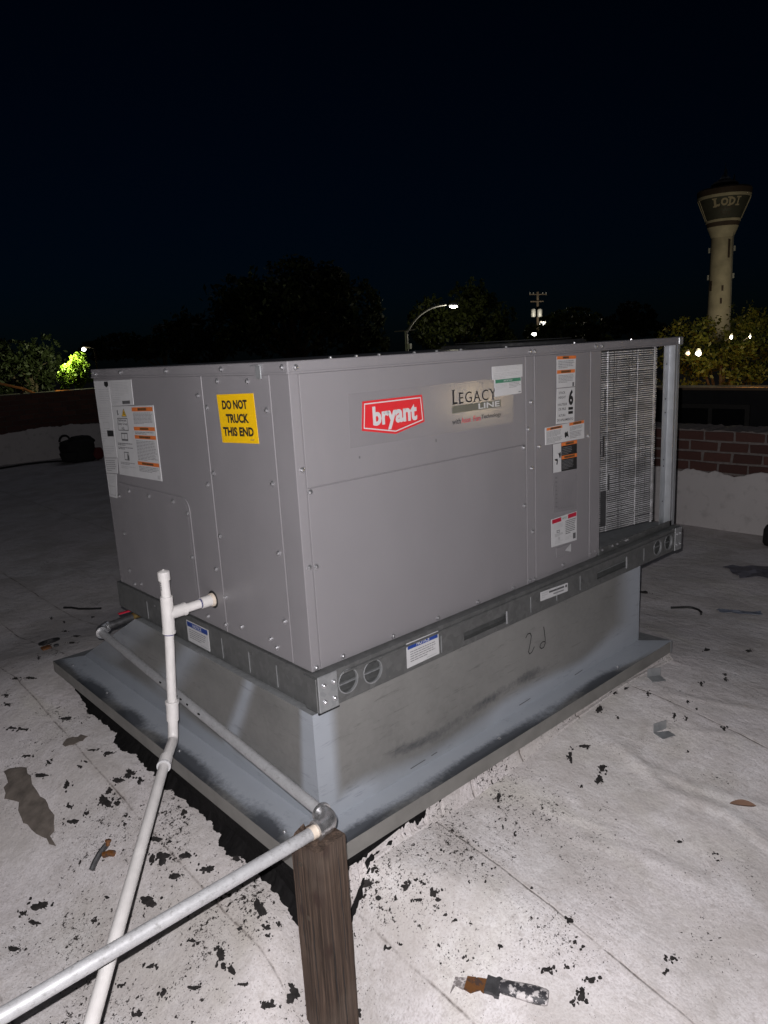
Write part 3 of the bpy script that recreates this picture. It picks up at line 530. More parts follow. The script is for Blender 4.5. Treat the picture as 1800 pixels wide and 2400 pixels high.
stroke(ml_, [(.838, .430), (.848, .441), (.862, .440), (.868, .428), (.862, .405), (.852, .378), (.858, .368), (.872, .372), (.884, .386)], .0035, cw, .0008)
stroke(ml_, [(.936, .440), (.940, .420), (.944, .395), (.944, .378), (.936, .366), (.922, .366), (.914, .374), (.918, .384), (.930, .388), (.944, .384)], .0035, cw, .0008)
ml_.build('marker_writing', 'black', ac)
sc_ = MB()
for (a, b, c, d) in [(.30, .205, .36, .207), (.385, .208, .41, .209), (.80, .207, .86, .209), (1.12, .20, 1.17, .203)]: stroke(sc_, [(a, b), ((a+c)/2, b + .001), (c, d)], .003, cw, .0006)
sc_.build('scratch', 'dgrey', ac)
# washers and rivets on the near corner of the flange
HEAD = None
def screw_mesh():
    mb = MB().lathe([(.0072, 0), (.0072, .0012), (.0048, .0016), (.0046, .0046), (.0036, .0056), (.0001, .0060)], n=10)
    me = bpy.data.meshes.new('screw'); me.from_pydata(mb.v, [], mb.f); bm = bmesh.new(); bm.from_mesh(me); bmesh.ops.recalc_face_normals(bm, faces=bm.faces); bm.to_mesh(me); bm.free()
    me.materials.append(M['screw']); return me
HEAD = screw_mesh()
def screw(parent, pos, nrm, scale=1.0):
    o = bpy.data.objects.new('screw', HEAD); COL.objects.link(o); o.parent = parent; o.location = Vector(pos) - root_loc(parent)
    o.rotation_euler = Vector(nrm).to_track_quat('Z', 'Y').to_euler(); o.scale = (scale,)*3; return o
for (x, y) in [(-.098, .055), (-.10, .62), (-.095, 1.2), (-.09, 1.56), (.62, -.06), (1.3, -.062)]: screw(ac, (x, y, ZB - .003), (0, 0, 1), .8)

# ------------------------------------------------------------------ the rooftop air conditioner
UL, UW, Z0, ZR, ZL, ZH = 1.888, 1.209, .500, .594, 1.326, 1.355
BX1 = 1.882; BY1 = 1.1825
ru = thing('rooftop_air_conditioner', (.944, .60, Z0), 'grey packaged rooftop air conditioner with red emblem sitting on a metal curb', 'air conditioner')
# base rail with round lifting holes and fork slots
rail = plate(rect(0, Z0, UL, ZR - .004), [circ(.097, .549, .031), circ(.181, .546, .031), circ(1.697, .543, .030), circ(1.785, .545, .030),
             rect(.54, .517, .738, .547), rect(1.258, .522, 1.455, .556)], railf, 0, -.0022)
rl_ = rail.build('base_rail', 'rail', ru)
raill_ = plate(rect(.0024, Z0, UW, ZR - .004), [circ(.30, .57, .004, 8), circ(.90, .57, .004, 8)], raill, 0, -.0022).build('base_rail', 'rail', ru)
MB().box(UL - .0022, UL, .0024, UW, Z0, ZR - .004).build('base_rail', 'rail', ru)
MB().box(.0024, UL - .0024, UW - .0022, UW, Z0, ZR - .004).build('base_rail', 'rail', ru)
MB().box(.0001, UL - .0001, .0001, UW - .0001, ZR - .0038, ZR - .001).build('base_pan', 'rail', ru)
MB().box(.07, UL - .01, .042, .045, Z0, ZR - .005).build('rail_inner_web', 'rail', ru)
MB().box(.07, UL - .01, .0026, .0415, Z0 + .002, Z0 + .004).build('rail_lower_flange', 'rail', ru)
MB().box(.07, UL - .01, .024, .030, Z0 + .030, Z0 + .034).build('rail_stiffener', 'zinc', ru)
for (cx, cz, r) in [(.097, .549, .031), (.181, .546, .031), (1.697, .543, .030), (1.785, .545, .030)]:
    mb = MB().lathe([(r - .0008, -.006), (r - .0008, .0012), (r + .0022, .0012), (r + .0022, 0)], (cx, 0, cz), (0, -1, 0), 28); mb.f = [f for f in mb.f if len(f) == 4]
    mb.build('hole_rim', 'zinc', rl_, smooth=True)
for xa, xb, za, zb in [(.54, .738, .517, .547), (1.258, 1.455, .522, .556)]:
    MB().box(xb - .003, xb + .003, -.005, -.0005, za - .006, zb + .006).build('slot_flange', 'zinc', rl_, bevel=.001)
    MB().box(xa, xb, .006, .0085, zb - .010, zb + .001).build('slot_lip', 'rail', rl_)
for xs in (.442, .864, 1.008, 1.148, 1.588):
    MB().box(xs - .0012, xs + .0012, -.0016, -.0002, Z0 + .012, ZR - .030).build('rail_rib', 'zinc', rl_)
MB().box(.08, UL - .06, -.004, -.0003, ZR - .020, ZR - .013).build('rail_bead', 'rail', rl_, bevel=.0015)
for ys in (.178, .461, .962, .314):
    MB().box(-.0016, -.0002, ys - .0012, ys + .0012, Z0 + .010, ZR - .022).build('rail_rib', 'zinc', raill_)
# corner plates
def corner_plate(x0, x1, sgn):
    cp = MB().box(x0, x1, -.0048, -.0005, Z0 - .003, ZR - .001).build('corner_plate', 'zinc', ru, bevel=.0022, seg=2)
    for xx in (x0 + .018, x1 - .012):
        for zz in (Z0 + .022, ZR - .028): screw(cp, (xx, -.0046, zz), (0, -1, 0), .95)
    return cp
corner_plate(-.001, .060, 1)
corner_plate(UL - .055, UL + .001, 1)
MB().box(-.0045, -.0004, -.0005, .052, Z0 - .003, ZR - .006).build('corner_plate', 'rail', ru, bevel=.0015)
MB().box(-.003, .062, -.003, .05, Z0 - .0075, Z0 - .0035).build('corner_foot', 'dark', ru)
# cabinet shell behind the panels
MB().box(FX + .004, 1.311 - .002, FY + .004, BY1, ZR, ZL + .01).build('cabinet_shell', 'cab', ru)
PB = .0014
def fpanel(name, x0, x1, z0, z1, t=0.0, par=ru): return MB().box(x0, x1, FY - t, FY + .0035, z0, z1).build(name, 'cab', par, bevel=PB, seg=2)
def lpanel(name, y0, y1, z0, z1, t=0.0): return MB().box(FX - t, FX + .0035, y0, y1, z0, z1).build(name, 'cab', ru, bevel=PB, seg=2)
MB().add([front(FX, ZR + .001), front(.0325, ZR + .001), front(.0325, ZL), front(FX, ZL)], [(0, 1, 2, 3)])
cpst = MB()
cpst.prism([(FX, FY), (.0328, FY), (.0328, FY + .0035), (FX + .0035, FY + .0035), (FX + .0035, .1045), (FX, .1045)], lambda a, b, t: (a, b, t), ZR + .0015, ZL)
cpst.build('corner_post', 'cab', ru, bevel=.0022, seg=2)
lowp = fpanel('access_panel', .0352, .8832, .5985, 1.0555); fpanel('upper_panel', .0352, .8832, 1.0580, ZL - .001)
fpanel('mullion', .8858, .9282, ZR + .002, ZL - .001); ctl = fpanel('control_panel', .9308, 1.2438, .6045, ZL - .001)
fpanel('end_strip', 1.2464, 1.311, .604, ZL - .001)
lpanel('end_panel', .1072, .4305, ZR + .0025, ZL - .001); lpanel('end_panel', .4331, BY1, ZR + .0025, ZL - .001)
# rounded access plate on the end
def rr(y0, y1, z0, z1, r):
    return [(y0, z0), (y0, z1 - r)] + [(y0 + r - r*cos(t*pi/12), z1 - r + r*sin(t*pi/12)) for t in range(1, 6)] + [(y0 + r, z1), (y1 - .012, z1), (y1, z1 - .012), (y1, z0)]
apl = MB().prism(rr(.577, 1.084, .632, .974, .038), left, .0002, .0030).build('access_plate', 'cab', ru, bevel=.0011, seg=2)
MB().prism(rr(.590, 1.072, .632, .962, .030), left, .0031, .0036).build('plate_field', 'cab', apl, bevel=.0003)
# ventilation louvre recess at the foot of the control panel
rec = MB().prism([(1.040, .684), (1.133, .682), (1.133, .648), (1.044, .650)], front, .0004, .0022).build('pull_recess', 'cab', ctl, bevel=.001)
MB().add([front(1.092, .664, .0026), front(1.128, .682, .0026), front(1.128, .652, .0026)], [(0, 1, 2)]).build('pull_tab', 'lgrey', rec)
# lid with folded edge
ld = MB().prism([(FX - .004, FY - .004), (BX1 + .004, FY - .004), (BX1 + .004, BY1 + .004), (FX - .004, BY1 + .004)], lambda a, b, t: (a, b, t), ZL, ZH).build('top_lid', 'lid', ru, bevel=.0028, seg=2)
MB().box(FX - .0045, BX1 + .0045, FY - .0062, FY - .0044, ZL - .0005, ZL + .0045).build('drip_edge', 'cab', ld, bevel=.0006)
MB().box(FX - .0062, FX - .0044, FY - .004, BY1 + .004, ZL - .0005, ZL + .0045).build('drip_edge', 'cab', ld, bevel=.0006)
MB().lathe([(.30, 0), (.30, .010), (.285, .014), (.27, .012)], (1.56, .60, ZH), n=40).build('fan_ring', 'dark', ld)
g_ = MB()
for r in (.06, .12, .18, .24): g_.tube([(1.56 + r*cos(t*pi/16), .60 + r*sin(t*pi/16), ZH + .02) for t in range(33)], .002, 5)
g_.build('fan_guard', 'dark', ld)
MB().box(BX1 - .022, BX1 + .009, FY - .0085, FY + .03, ZL - .001, ZH + .001).build('lid_corner_cap', 'zinc', ld, bevel=.004, seg=2)
cl = MB().box(FX - .016, FX - .0042, .122, .166, 1.3475, 1.3500); cl.box(FX - .0085, FX - .0045, .128, .150, 1.316, 1.3476); cl.build('lifting_clip', 'zinc', ld, bevel=.0008)
# condenser coil, set back at a slant behind the open corner
ca, cb = Vector((1.335, .134, 0)), Vector((1.747, .050, 0)); cdir = (cb - ca).normalized(); cn = Vector((cdir.y, -cdir.x, 0))
def slab(mb, s0, s1, d0, d1, z0, z1):
    vs = [ca + cdir*s + cn*d + Vector((0, 0, z)) for z in (z0, z1) for (s, d) in ((s0, d0), (s1, d0), (s1, d1), (s0, d1))]
    return mb.add(vs, [(0, 3, 2, 1), (4, 5, 6, 7), (0, 1, 5, 4), (1, 2, 6, 5), (2, 3, 7, 6), (3, 0, 4, 7)])
CLn = (cb - ca).length
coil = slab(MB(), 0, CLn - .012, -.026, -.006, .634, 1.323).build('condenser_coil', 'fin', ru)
tb = MB(); rnd = random.Random(2); k = 0; z = .640
while z < 1.318:
    a = 0; segs = rnd.choice((3, 4, 5))
    for q in range(segs):
        b = CLn if q == segs - 1 else a + CLn/segs; dz = rnd.gauss(0, .0004); slab(tb, a, b, -.008, -.0005 + rnd.gauss(0, .0008), z + dz, z + dz + .0036); a = b
    z += .0080
tb.build('tube_bank', 'alu', coil, kind='stuff')
hd = MB(); hd.tube([ca + cdir*(CLn - .006) + cn*-.012 + Vector((0, 0, .632)), ca + cdir*(CLn - .006) + cn*-.012 + Vector((0, 0, 1.324))], .0085, 12); hd.build('coil_header', 'alu', coil, smooth=True)
for s in (.098, .150, .31):
    slab(MB(), s, s + .0010, .0002, .0022, .638, 1.320).build('guard_wire', 'alu', coil)
for (s, z0, z1, wd) in [(.120, .66, .80, .030), (.128, .93, 1.01, .010), (.108, .94, .99, .012), (.135, 1.10, 1.18, .005), (.16, .80, .86, .006), (.075, .66, .80, .022), (.082, .93, 1.01, .006), (.062, .94, .99, .010), (.098, 1.10, 1.18, .003), (.05, 1.235, 1.29, .004), (.11, .82, .90, .004), (.155, 1.24, 1.30, .0025)]:
    slab(MB(), s, s + wd, .0002, .0012, z0, z1).build('dark_coil_patch', 'fin', coil)  # dark patches laid over the left part of the coil as thin plates
MB().box(1.30, BX1 - .01, FY + .004, BY1, ZR - .0005, ZR + .004).build('condenser_floor', 'zinc', ru)
MB().box(1.312, BX1 - .004, FY + .001, FY + .004, ZR - .0005, ZR + .026).build('floor_lip', 'rail', ru, bevel=.001)
for xx in (1.335, 1.405, 1.44, 1.50, 1.515): screw(ru, (xx, FY + .001, ZR + .016), (0, -1, 0), .7)
MB().box(1.309, 1.3125, FY + .05, BY1, ZR + .003, ZL).build('partition', 'dark', ru)
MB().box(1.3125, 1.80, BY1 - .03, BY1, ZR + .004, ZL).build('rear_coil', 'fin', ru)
# open corner post, folded sheet
prof = [(1.806, .052), (1.843, .052), (1.846, .0275), (1.858, .0275), (1.858, .031), (1.864, .031), (1.864, .0268), (1.8815, .0268), (1.8815, .075), (1.8795, .075), (1.8795, .0288), (1.866, .0288), (1.866, .0335), (1.856, .0335), (1.856, .0298), (1.848, .0298), (1.845, .0545), (1.806, .0545)]
cp = MB().prism(prof, lambda a, b, t: (a, b, t), ZR + .004, ZL).build('corner_post', 'post', ru)
for zz in (1.254, 1.118, 1.064, .874, .848, .702):
    MB().lathe([(.0028, 0), (.0028, .0012)], (1.825, .0518, zz), (0, -1, 0), 10).build('post_hole', 'dark', cp)
MB().box(BX1 - .03, BX1, BY1 - .03, BY1, ZR + .004, ZL).build('corner_post', 'post', ru)

# screws
for (x, z) in [(.025, 1.340), (.902, 1.338), (.925, 1.338), (1.269, 1.341), (1.307, 1.341)]: screw(ru, (x, FY - .0041, z), (0, -1, 0))
for (x, z) in [(.024, 1.103), (.042, 1.047), (.910, 1.184), (.895, 1.102), (.870, 1.048), (.951, 1.040), (.911, .976), (.871, .862), (.913, .768), (.022, .864), (.043, .861), (.106, .606), (.282, .606), (.459, .606),
               (.635, .605), (.809, .605), (.020, .604), (.895, .607), (.920, .605), (1.085, .615), (1.234, 1.041)]: screw(ru, (x, FY, z), (0, -1, 0))
for (x, z) in [(1.256, .617), (1.284, .618)]: screw(ru, (x, FY, z), (0, -1, 0), .6)
for x in (.138, .219, .294, .42, .505, .603, .805, 1.163, 1.524): screw(ru, (x, .036, ZH - .001), (0, 0, 1), 1.0)
for y in (.94, .624, .314, .042): screw(ru, (FX - .0041, y, 1.342), (-1, 0, 0))
for (y, z) in [(1.166, 1.343), (1.145, 1.339)]: screw(ru, (FX - .0041, y, z), (-1, 0, 0))
for (y, z) in [(.347, 1.312), (.201, 1.311), (.458, 1.274), (.415, 1.242), (.127, 1.242), (.416, 1.064), (.456, 1.028), (.129, 1.063), (.417, .886), (.129, .886), (1.06, .612), (1.002, .625), (.46, .782), (.421, .705),
               (.437, .619), (.349, .634), (.541, .618), (.129, .705), (.204, .637), (.178, .620)]: screw(ru, (FX, y, z), (-1, 0, 0))
for (y, z) in [(.995, .953), (.842, .953), (.677, .954), (.589, .929), (1.080, .926), (1.080, .793), (.592, .794), (1.080, .659)]: screw(ru, (FX - .0036, y, z), (-1, 0, 0))
MB().box(.200, .204, FY - .0006, FY, 1.106, 1.112).build('paint_nick', 'dgrey', ru); MB().box(.478, .4815, FY - .0006, FY, 1.113, 1.121).build('paint_nick', 'dgrey', ru)

# ---- labels, front
K, GY, LG = 'black', 'grey', 'lgrey'
flm = sticker(ru, 'silver_film', 'pale silver film band carrying the emblem and line name', front, [(.178, 1.268), (.824, 1.268), (.820, 1.130), (.174, 1.135)], 'film', [], .0004)
P_ = [(.221, 1.246), (.431, 1.246), (.437, 1.174), (.329, 1.153), (.214, 1.174)]
def inset(poly, d):
    cx = sum(p[0] for p in poly)/len(poly); cy = sum(p[1] for p in poly)/len(poly); out = []
    n = len(poly)
    for i in range(n):
        a, b, c = Vector(poly[i-1]), Vector(poly[i]), Vector(poly[(i+1) % n]); e1 = (b-a).normalized(); e2 = (c-b).normalized()
        n1 = Vector((e1.y, -e1.x)); n2 = Vector((e2.y, -e2.x)); m_ = (n1 + n2).normalized(); q = d/max(.3, m_.dot(n1)); p = b + m_*q
        out.append((p.x, p.y))
    return out
em = MB().prism(P_, front, .0005, .0012).build('emblem', 'red', ru); em['label'] = 'red five sided emblem with white lettering'
i1, i2 = inset(P_, .0055), inset(P_, .0085); eb = MB(); n_ = len(P_)
eb.add([front(a, b, .0016) for a, b in i1] + [front(a, b, .0016) for a, b in i2], [(i, (i+1) % n_, n_ + (i+1) % n_, n_ + i) for i in range(n_)]); eb.build('emblem_border', 'white', em)
vs, fs = text_mesh('bryant', .04)
el = MB(); el.add([front(.252 + x*.157, .1672 + 1.0 + y*.0630 + (x-.5)*0, .0018) for x, y in vs], fs); el.build('lettering', 'white', em)
lt = MB(); x = .548
for ch, wd, h in (('L', .026, .039), ('E', .024, .030), ('G', .035, .031), ('A', .036, .030), ('C', .034, .031), ('Y', .034, .030)):
    vs, fs = text_mesh(ch, 0.0); lt.add([front(x + 3e-3 + p*(wd - .006), 1.2095 + q*h - (.0006 if ch in 'GC' else 0), .0012) for p, q in vs], fs)
    sf = {'L': [(0, 0, .5), (0, 1, .5)], 'E': [(0, 0, .4), (0, 1, .4)], 'A': [(-.1, 0, .4), (.7, 0, .4)], 'Y': [(-.1, 1, .4), (.7, 1, .4), (.3, 0, .4)]}.get(ch, [])
    for (u, v, l_) in sf:
        a0 = x + .001 + u*(wd - .004); lt.add([front(a0, 1.2095 + v*h - .0012, .00125), front(a0 + l_*(wd), 1.2095 + v*h - .0012, .00125), front(a0 + l_*wd, 1.2095 + v*h + .0006, .00125), front(a0, 1.2095 + v*h + .0006, .00125)], [(0, 1, 2, 3)])
    if ch == 'L': lt.add([front(x + .0035, 1.2095, .0013), front(x + .0095, 1.2095, .0013), front(x + .0095, 1.2485, .0013), front(x + .0035, 1.2485, .0013)], [(0, 1, 2, 3)])
    x += wd + .0012
lt.build('line_name', 'black', flm)
sticker(flm, 'line_bar', None, front, [(.548, 1.205), (.763, 1.205), (.763, 1.184), (.548, 1.184)], 'bar', [('text', 'LINE', .52, .13, .965, .87, .02, 'white')], .0007)
wt = MB()
for s_, a, b, m_ in (('with', .546, .582, 'black'), ('Axion', .585, .624, 'crimson'), ('Fan', .637, .668, 'crimson'), ('Technology', .672, .762, 'black')):
    vs, fs = text_mesh(s_, .01); MB().add([front(a + p*(b-a), 1.153 + q*.016, .0010) for p, q in vs], fs).build('tag_line', m_, flm)
sticker(ru, 'paper_label', 'small white paper label in the top right corner of the upper panel', front, [(.724, 1.303), (.868, 1.303), (.868, 1.266), (.725, 1.2655)], 'white', [('lines', .10, .05, .92, .46, 4, LG, .34), ('lines', .05, .52, .95, .98, 4, LG, .34)], .0012, 3)
sticker(ru, 'paper_label', 'white label with green bar just below the upper paper label', front, [(.733, 1.266), (.860, 1.266), (.861, 1.217), (.735, 1.2155)], 'white', [('rect', .03, .03, .98, .24, 'green'), ('text', 'IMPORTANT', .33, .08, .66, .19, .01, 'white'),
        ('lines', .03, .30, .47, .62, 4, LG, .4), ('lines', .53, .27, .97, .62, 4, GY, .35), ('rect', .88, .86, .97, .93, GY)], .0020, 4)
# control panel labels
sticker(ru, 'warning_label', 'tall white label with two orange bars at the top of the control panel', front, [(1.048, 1.318), (1.156, 1.316), (1.151, 1.2165), (1.048, 1.218)], 'white',
        [('rect', 0, 0, 1, .10, 'orange'), ('rect', .30, .015, .62, .085, 'rust'), ('lines', .08, .14, .92, .40, 5, GY, .45), ('rect', 0, .44, .96, .55, 'orange'), ('rect', .22, .455, .74, .535, 'rust'), ('lines', .08, .60, .92, .86, 6, GY, .42), ('rect', .84, .86, .93, .99, 'dgrey')], .001, 7)
sticker(ru, 'stacking_label', 'white stack height label with a large figure six', front, [(1.0485, 1.2155), (1.151, 1.2135), (1.147, 1.098), (1.044, 1.102)], 'white',
        [('text', 'STACK', .10, .09, .45, .16, .015, 'dgrey'), ('text', 'HEIGHT', .08, .22, .48, .29, .015, 'dgrey'), ('text', 'HAUTEUR', .05, .42, .56, .49, .015, 'dgrey'), ('text', 'DE PILE', .10, .55, .50, .62, .015, 'dgrey'),
         ('text', 'ALTURA', .10, .73, .48, .80, .015, 'dgrey'), ('text', 'DE APILAMIENTO', .03, .86, .92, .93, .015, 'dgrey'), ('text', '6', .64, .055, .90, .50, .045, K), ('rect', .64, .555, .90, .63, K), ('rect', .64, .67, .90, .75, K)], .0013, 8)
lb = sticker(ru, 'caution_label', 'wide white caution label with orange corner bars across the control panel', front, [(.983, 1.097), (1.206, 1.099), (1.207, 1.037), (.984, 1.041)], 'white',
        [('rect', .03, .04, .42, .19, 'orange'), ('rect', .12, .06, .38, .17, 'rust'), ('rect', .60, .0, .99, .16, 'orange'), ('rect', .70, .02, .92, .14, 'rust'), ('lines', .03, .24, .41, .60, 6, GY, .42), ('lines', .03, .62, .41, .95, 5, GY, .42),
         ('lines', .61, .22, .96, .46, 4, GY, .42), ('lines', .61, .50, .93, .90, 5, GY, .42), ('poly', [(.47, .55), (.50, .44), (.52, .50), (.55, .42), (.58, .78), (.53, .70), (.50, .80), (.48, .74)], K)], .0019, 9)
sticker(ru, 'shock_label', 'black label with orange bars and a white pictogram strip', front, [(1.024, 1.038), (1.163, 1.0365), (1.163, .938), (1.025, .944)], 'black',
        [('rect', 0, 0, .335, 1, 'white'), ('rect', .345, .0, 1, .12, 'orange'), ('rect', .52, .02, .86, .10, 'rust'), ('lines', .37, .17, .80, .45, 5, GY, .28), ('rect', .345, .46, 1, .58, 'orange'), ('rect', .46, .48, .90, .56, 'rust'), ('lines', .37, .62, .85, .96, 7, GY, .28),
         ('poly', [(.18, .30), (.23, .36), (.30, .30), (.32, .40), (.30, .52), (.25, .50), (.24, .42)], K), ('poly', [(.06, .53), (.17, .52), (.20, .58), (.17, .74), (.13, .72), (.15, .61), (.08, .58)], K)], .0016, 10)
chart = sticker(ru, 'charging_chart', 'faded grey chart printed on clear film', front, [(1.026, .940), (1.163, .9355), (1.164, .797), (1.029, .808)], 'film',
        [('poly', [(.30 + .08*i, .86), (.44 + .075*i, .20 + .02*i), (.446 + .075*i, .20 + .02*i), (.31 + .08*i, .86)], 'dgrey') for i in range(6)] + [('rect', .08, .10 + .105*i, .16, .13 + .105*i, 'dgrey') for i in range(8)] + [('rect', .20 + .1*i, .90, .25 + .1*i, .92, 'dgrey') for i in range(7)] + [('rect', .19, .05, .195, .88, 'dgrey'), ('rect', .19, .875, .92, .88, 'dgrey')], .0005, 11)
sticker(ru, 'service_label', 'white label with two red bars low on the control panel', front, [(1.015, .788), (1.165, .789), (1.165, .686), (1.017, .692)], 'white',
        [('rect', .03, .03, .38, .17, 'crimson'), ('rect', .64, .02, .98, .16, 'crimson'), ('text', 'NOTICE', .42, .06, .60, .13, .01, 'green'), ('lines', .10, .22, .45, .42, 5, LG, .45), ('frame', .20, .45, .32, .55, .02, GY), ('lines', .12, .57, .45, .68, 3, GY, .4), ('frame', .24, .71, .31, .79, .02, LG), ('lines', .12, .81, .45, .93, 3, LG, .4),
         ('lines', .54, .20, .96, .70, 8, 'dgrey', .45), ('rect', .84, .72, .95, .92, 'dgrey'), ('lines', .52, .76, .80, .90, 3, LG, .25), ('rect', .50, .20, .503, .92, LG)], .001, 12)
# rail labels
NT = [('rect', .03, .04, .97, .27, 'blue'), ('text', 'NOTICE', .30, .075, .70, .235, .02, 'white'), ('lines', .10, .36, .90, .84, 5, GY, .40), ('rect', .60, .90, .92, .935, LG)]
sticker(rl_, 'notice_label', 'white notice label with blue heading on the long rail', railf, [(.305, .5835), (.431, .5825), (.432, .513), (.304, .511)], 'white', NT, .0012, 13)
sticker(raill_, 'notice_label', 'white notice label with blue heading on the end rail', raill, [(.675, .577), (.538, .578), (.540, .508), (.675, .508)], 'white', NT, .0012, 14)
sticker(rl_, 'serial_label', 'narrow white serial number label on the long rail', railf, [(.917, .566), (1.071, .559), (1.072, .529), (.917, .535)], 'white', [('rect', .30, .20, .86, .42, 'dgrey'), ('lines', .04, .14, .28, .80, 3, LG, .4), ('rect', .45, .60, .84, .76, GY), ('rect', .90, .15, .97, .45, 'dgrey')], .0012, 15)
# end labels
sticker(ru, 'yellow_label', 'yellow label warning not to truck this end', left, [(.356, 1.277), (.180, 1.282), (.174, 1.159), (.349, 1.152)], 'yellow',
        [('text', 'DO NOT', .13, .12, .82, .31, .045, K), ('text', 'TRUCK', .20, .40, .82, .59, .045, K), ('text', 'THIS END', .07, .67, .91, .86, .045, K), ('rect', .80, .92, .90, .935, 'dgrey')], .0012, 16)
LBL = lambda n, lab, q, pr, t, sd: sticker(ru, n, lab, left, q, 'white', pr, t, sd)
LBL('wiring_label', 'large pale wiring diagram label at the far end of the cabinet', [(1.180, 1.316), (1.053, 1.316), (1.063, 1.060), (1.176, 1.052)],
    [('poly', [(.70, .01), (.96, .01), (.96, .06), (.83, .085), (.70, .06)], K), ('lines', .25, .10, .95, .30, 7, LG, .3), ('lines', .12, .34, .92, .50, 6, LG, .3), ('frame', .30, .53, .70, .62, .02, LG), ('rect', .48, .64, .94, .72, K), ('lines', .05, .64, .42, .80, 5, LG, .3), ('lines', .1, .84, .9, .96, 4, LG, .3)], .0010, 17)
LBL('rating_label', 'white rating plate label high on the end panel', [(1.0525, 1.317), (.875, 1.319), (.878, 1.241), (1.0515, 1.233)],
    [('lines', .10, .08, .88, .62, 9, LG, .3), ('lines', .10, .66, .50, .92, 4, LG, .3), ('rect', .52, .82, .86, .95, 'dgrey')], .0013, 18)
LBL('safety_label', 'white safety label with four orange headings on the end panel', [(1.050, 1.232), (.740, 1.242), (.741, 1.010), (1.060, 1.003)],
    [('rect', .50, .02, .985, .075, 'orange'), ('rect', .64, .03, .84, .065, 'rust'), ('lines', .52, .09, .97, .25, 9, GY, .45), ('rect', .50, .285, .985, .335, 'orange'), ('rect', .64, .295, .84, .325, 'rust'), ('lines', .52, .35, .97, .39, 2, GY, .5),
     ('rect', .50, .40, .985, .45, 'orange'), ('rect', .60, .41, .86, .44, 'rust'), ('lines', .52, .47, .97, .75, 14, GY, .45), ('rect', .50, .765, .985, .815, 'orange'), ('rect', .60, .775, .86, .805, 'rust'), ('lines', .52, .83, .97, .91, 4, GY, .45), ('rect', .92, .93, .97, .98, LG),
     ('poly', [(.30, .03), (.36, .145), (.235, .145)], 'dgrey'), ('poly', [(.30, .045), (.345, .138), (.25, .138)], 'yellow'), ('poly', [(.29, .08), (.305, .07), (.315, .125), (.285, .125)], K), ('poly', [(.12, .06), (.15, .05), (.145, .10), (.17, .11), (.13, .13)], 'dgrey'),
     ('frame', .11, .165, .37, .345, .008, 'dgrey'), ('text', 'Refrigerant', .135, .18, .345, .225, .02, 'dgrey'), ('text', 'Safety Group', .125, .23, .355, .275, .02, 'dgrey'), ('text', 'A2L', .20, .29, .28, .33, .02, 'dgrey'),
     ('frame', .17, .375, .33, .49, .012, 'dgrey'), ('rect', .17, .465, .33, .49, 'dgrey'), ('rect', .247, .38, .253, .47, 'dgrey'), ('lines', .06, .52, .46, .565, 2, 'dgrey', .5), ('lines', .06, .58, .46, .62, 2, 'dgrey', .5),
     ('frame', .19, .65, .31, .77, .008, 'dgrey'), ('poly', [(.27, .66), (.31, .72), (.29, .775), (.26, .76)], 'dgrey'), ('lines', .08, .80, .46, .84, 2, GY, .5), ('lines', .08, .855, .46, .90, 2, LG, .5)], .0017, 19)
LBL('side_label', 'small white text label below the wiring diagram', [(1.178, 1.049), (1.067, 1.057), (1.078, 1.004), (1.178, .998)], [('lines', .10, .10, .90, .90, 6, GY, .4)], .0008, 20)
LBL('certificate_label', 'narrow glossy certification label lowest on the far edge', [(1.178, .996), (1.091, 1.000), (1.113, .914), (1.178, .913)], [('lines', .15, .08, .85, .40, 5, LG, .4), ('frame', .2, .5, .85, .92, .04, LG)], .0008, 21)

# ------------------------------------------------------------------ condensate drain of white PVC
R = .01335
dp = thing('condensate_drain_pipe', (-.14, .497, .02), 'white plastic condensate drain pipe running from the unit toward the roof edge', 'drain pipe')
def tb_(name, pts, r, mat, parent, n=18): return MB().tube(pts, r, n).build(name, mat, parent, smooth=True)
def bez(p0, p1, p2, n=9): return [Vector(p0)*(1-t)**2 + Vector(p1)*2*t*(1-t) + Vector(p2)*t*t for t in [i/n for i in range(n + 1)]]
TE = Vector((-.136, .497, .678))
tb_('stub_pipe', [(FX + .01, .497, .682), TE], R, 'pvc', dp)
tb_('wall_socket', [(FX - .006, .497, .682), (FX - .040, .497, .6812)], R + .0035, 'pvc', dp)
MB().lathe([(.020, 0), (.020, .006), (.0185, .009)], (FX - .001, .497, .682), (-1, 0, 0), 20).build('sealant_ring', 'cream', dp, smooth=True)
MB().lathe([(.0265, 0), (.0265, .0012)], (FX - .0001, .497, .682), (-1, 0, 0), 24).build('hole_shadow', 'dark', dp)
MB().lathe([(R + .0008, 0), (R + .0008, .0035)], (FX - .041, .497, .6812), (-1, 0, 0), 20).build('primer_ring', 'glue', dp)
dn = Vector((-.160, .497, .385)); dv = (dn - TE).normalized()
tee = tb_('tee', [TE + Vector((.0005, 0, .052)), TE + dv*.055], R + .0042, 'pvc', dp); MB().tube([TE, TE + Vector((.052, 0, .0015))], R + .0042, 18).build('tee_branch', 'pvc', tee, smooth=True)
MB().lathe([(R + .0055, 0), (R + .0055, .006)], TE + Vector((.047, 0, .001)), (1, 0, 0), 18).build('tee_rim', 'pvc', tee, smooth=True)
MB().lathe([(R + .0055, 0), (R + .0055, .006)], TE + dv*.050, dv, 18).build('tee_rim', 'pvc', tee, smooth=True)
tb_('riser_pipe', [TE, (-.1355, .497, .790)], R, 'pvc', dp)
pm = MB()
for zz in (.752, .758, .765, .771, .777): pm.box(-.1495, -.1492, .490, .4955, zz, zz + .0035)
pm.build('pipe_marking', 'dgrey', dp)
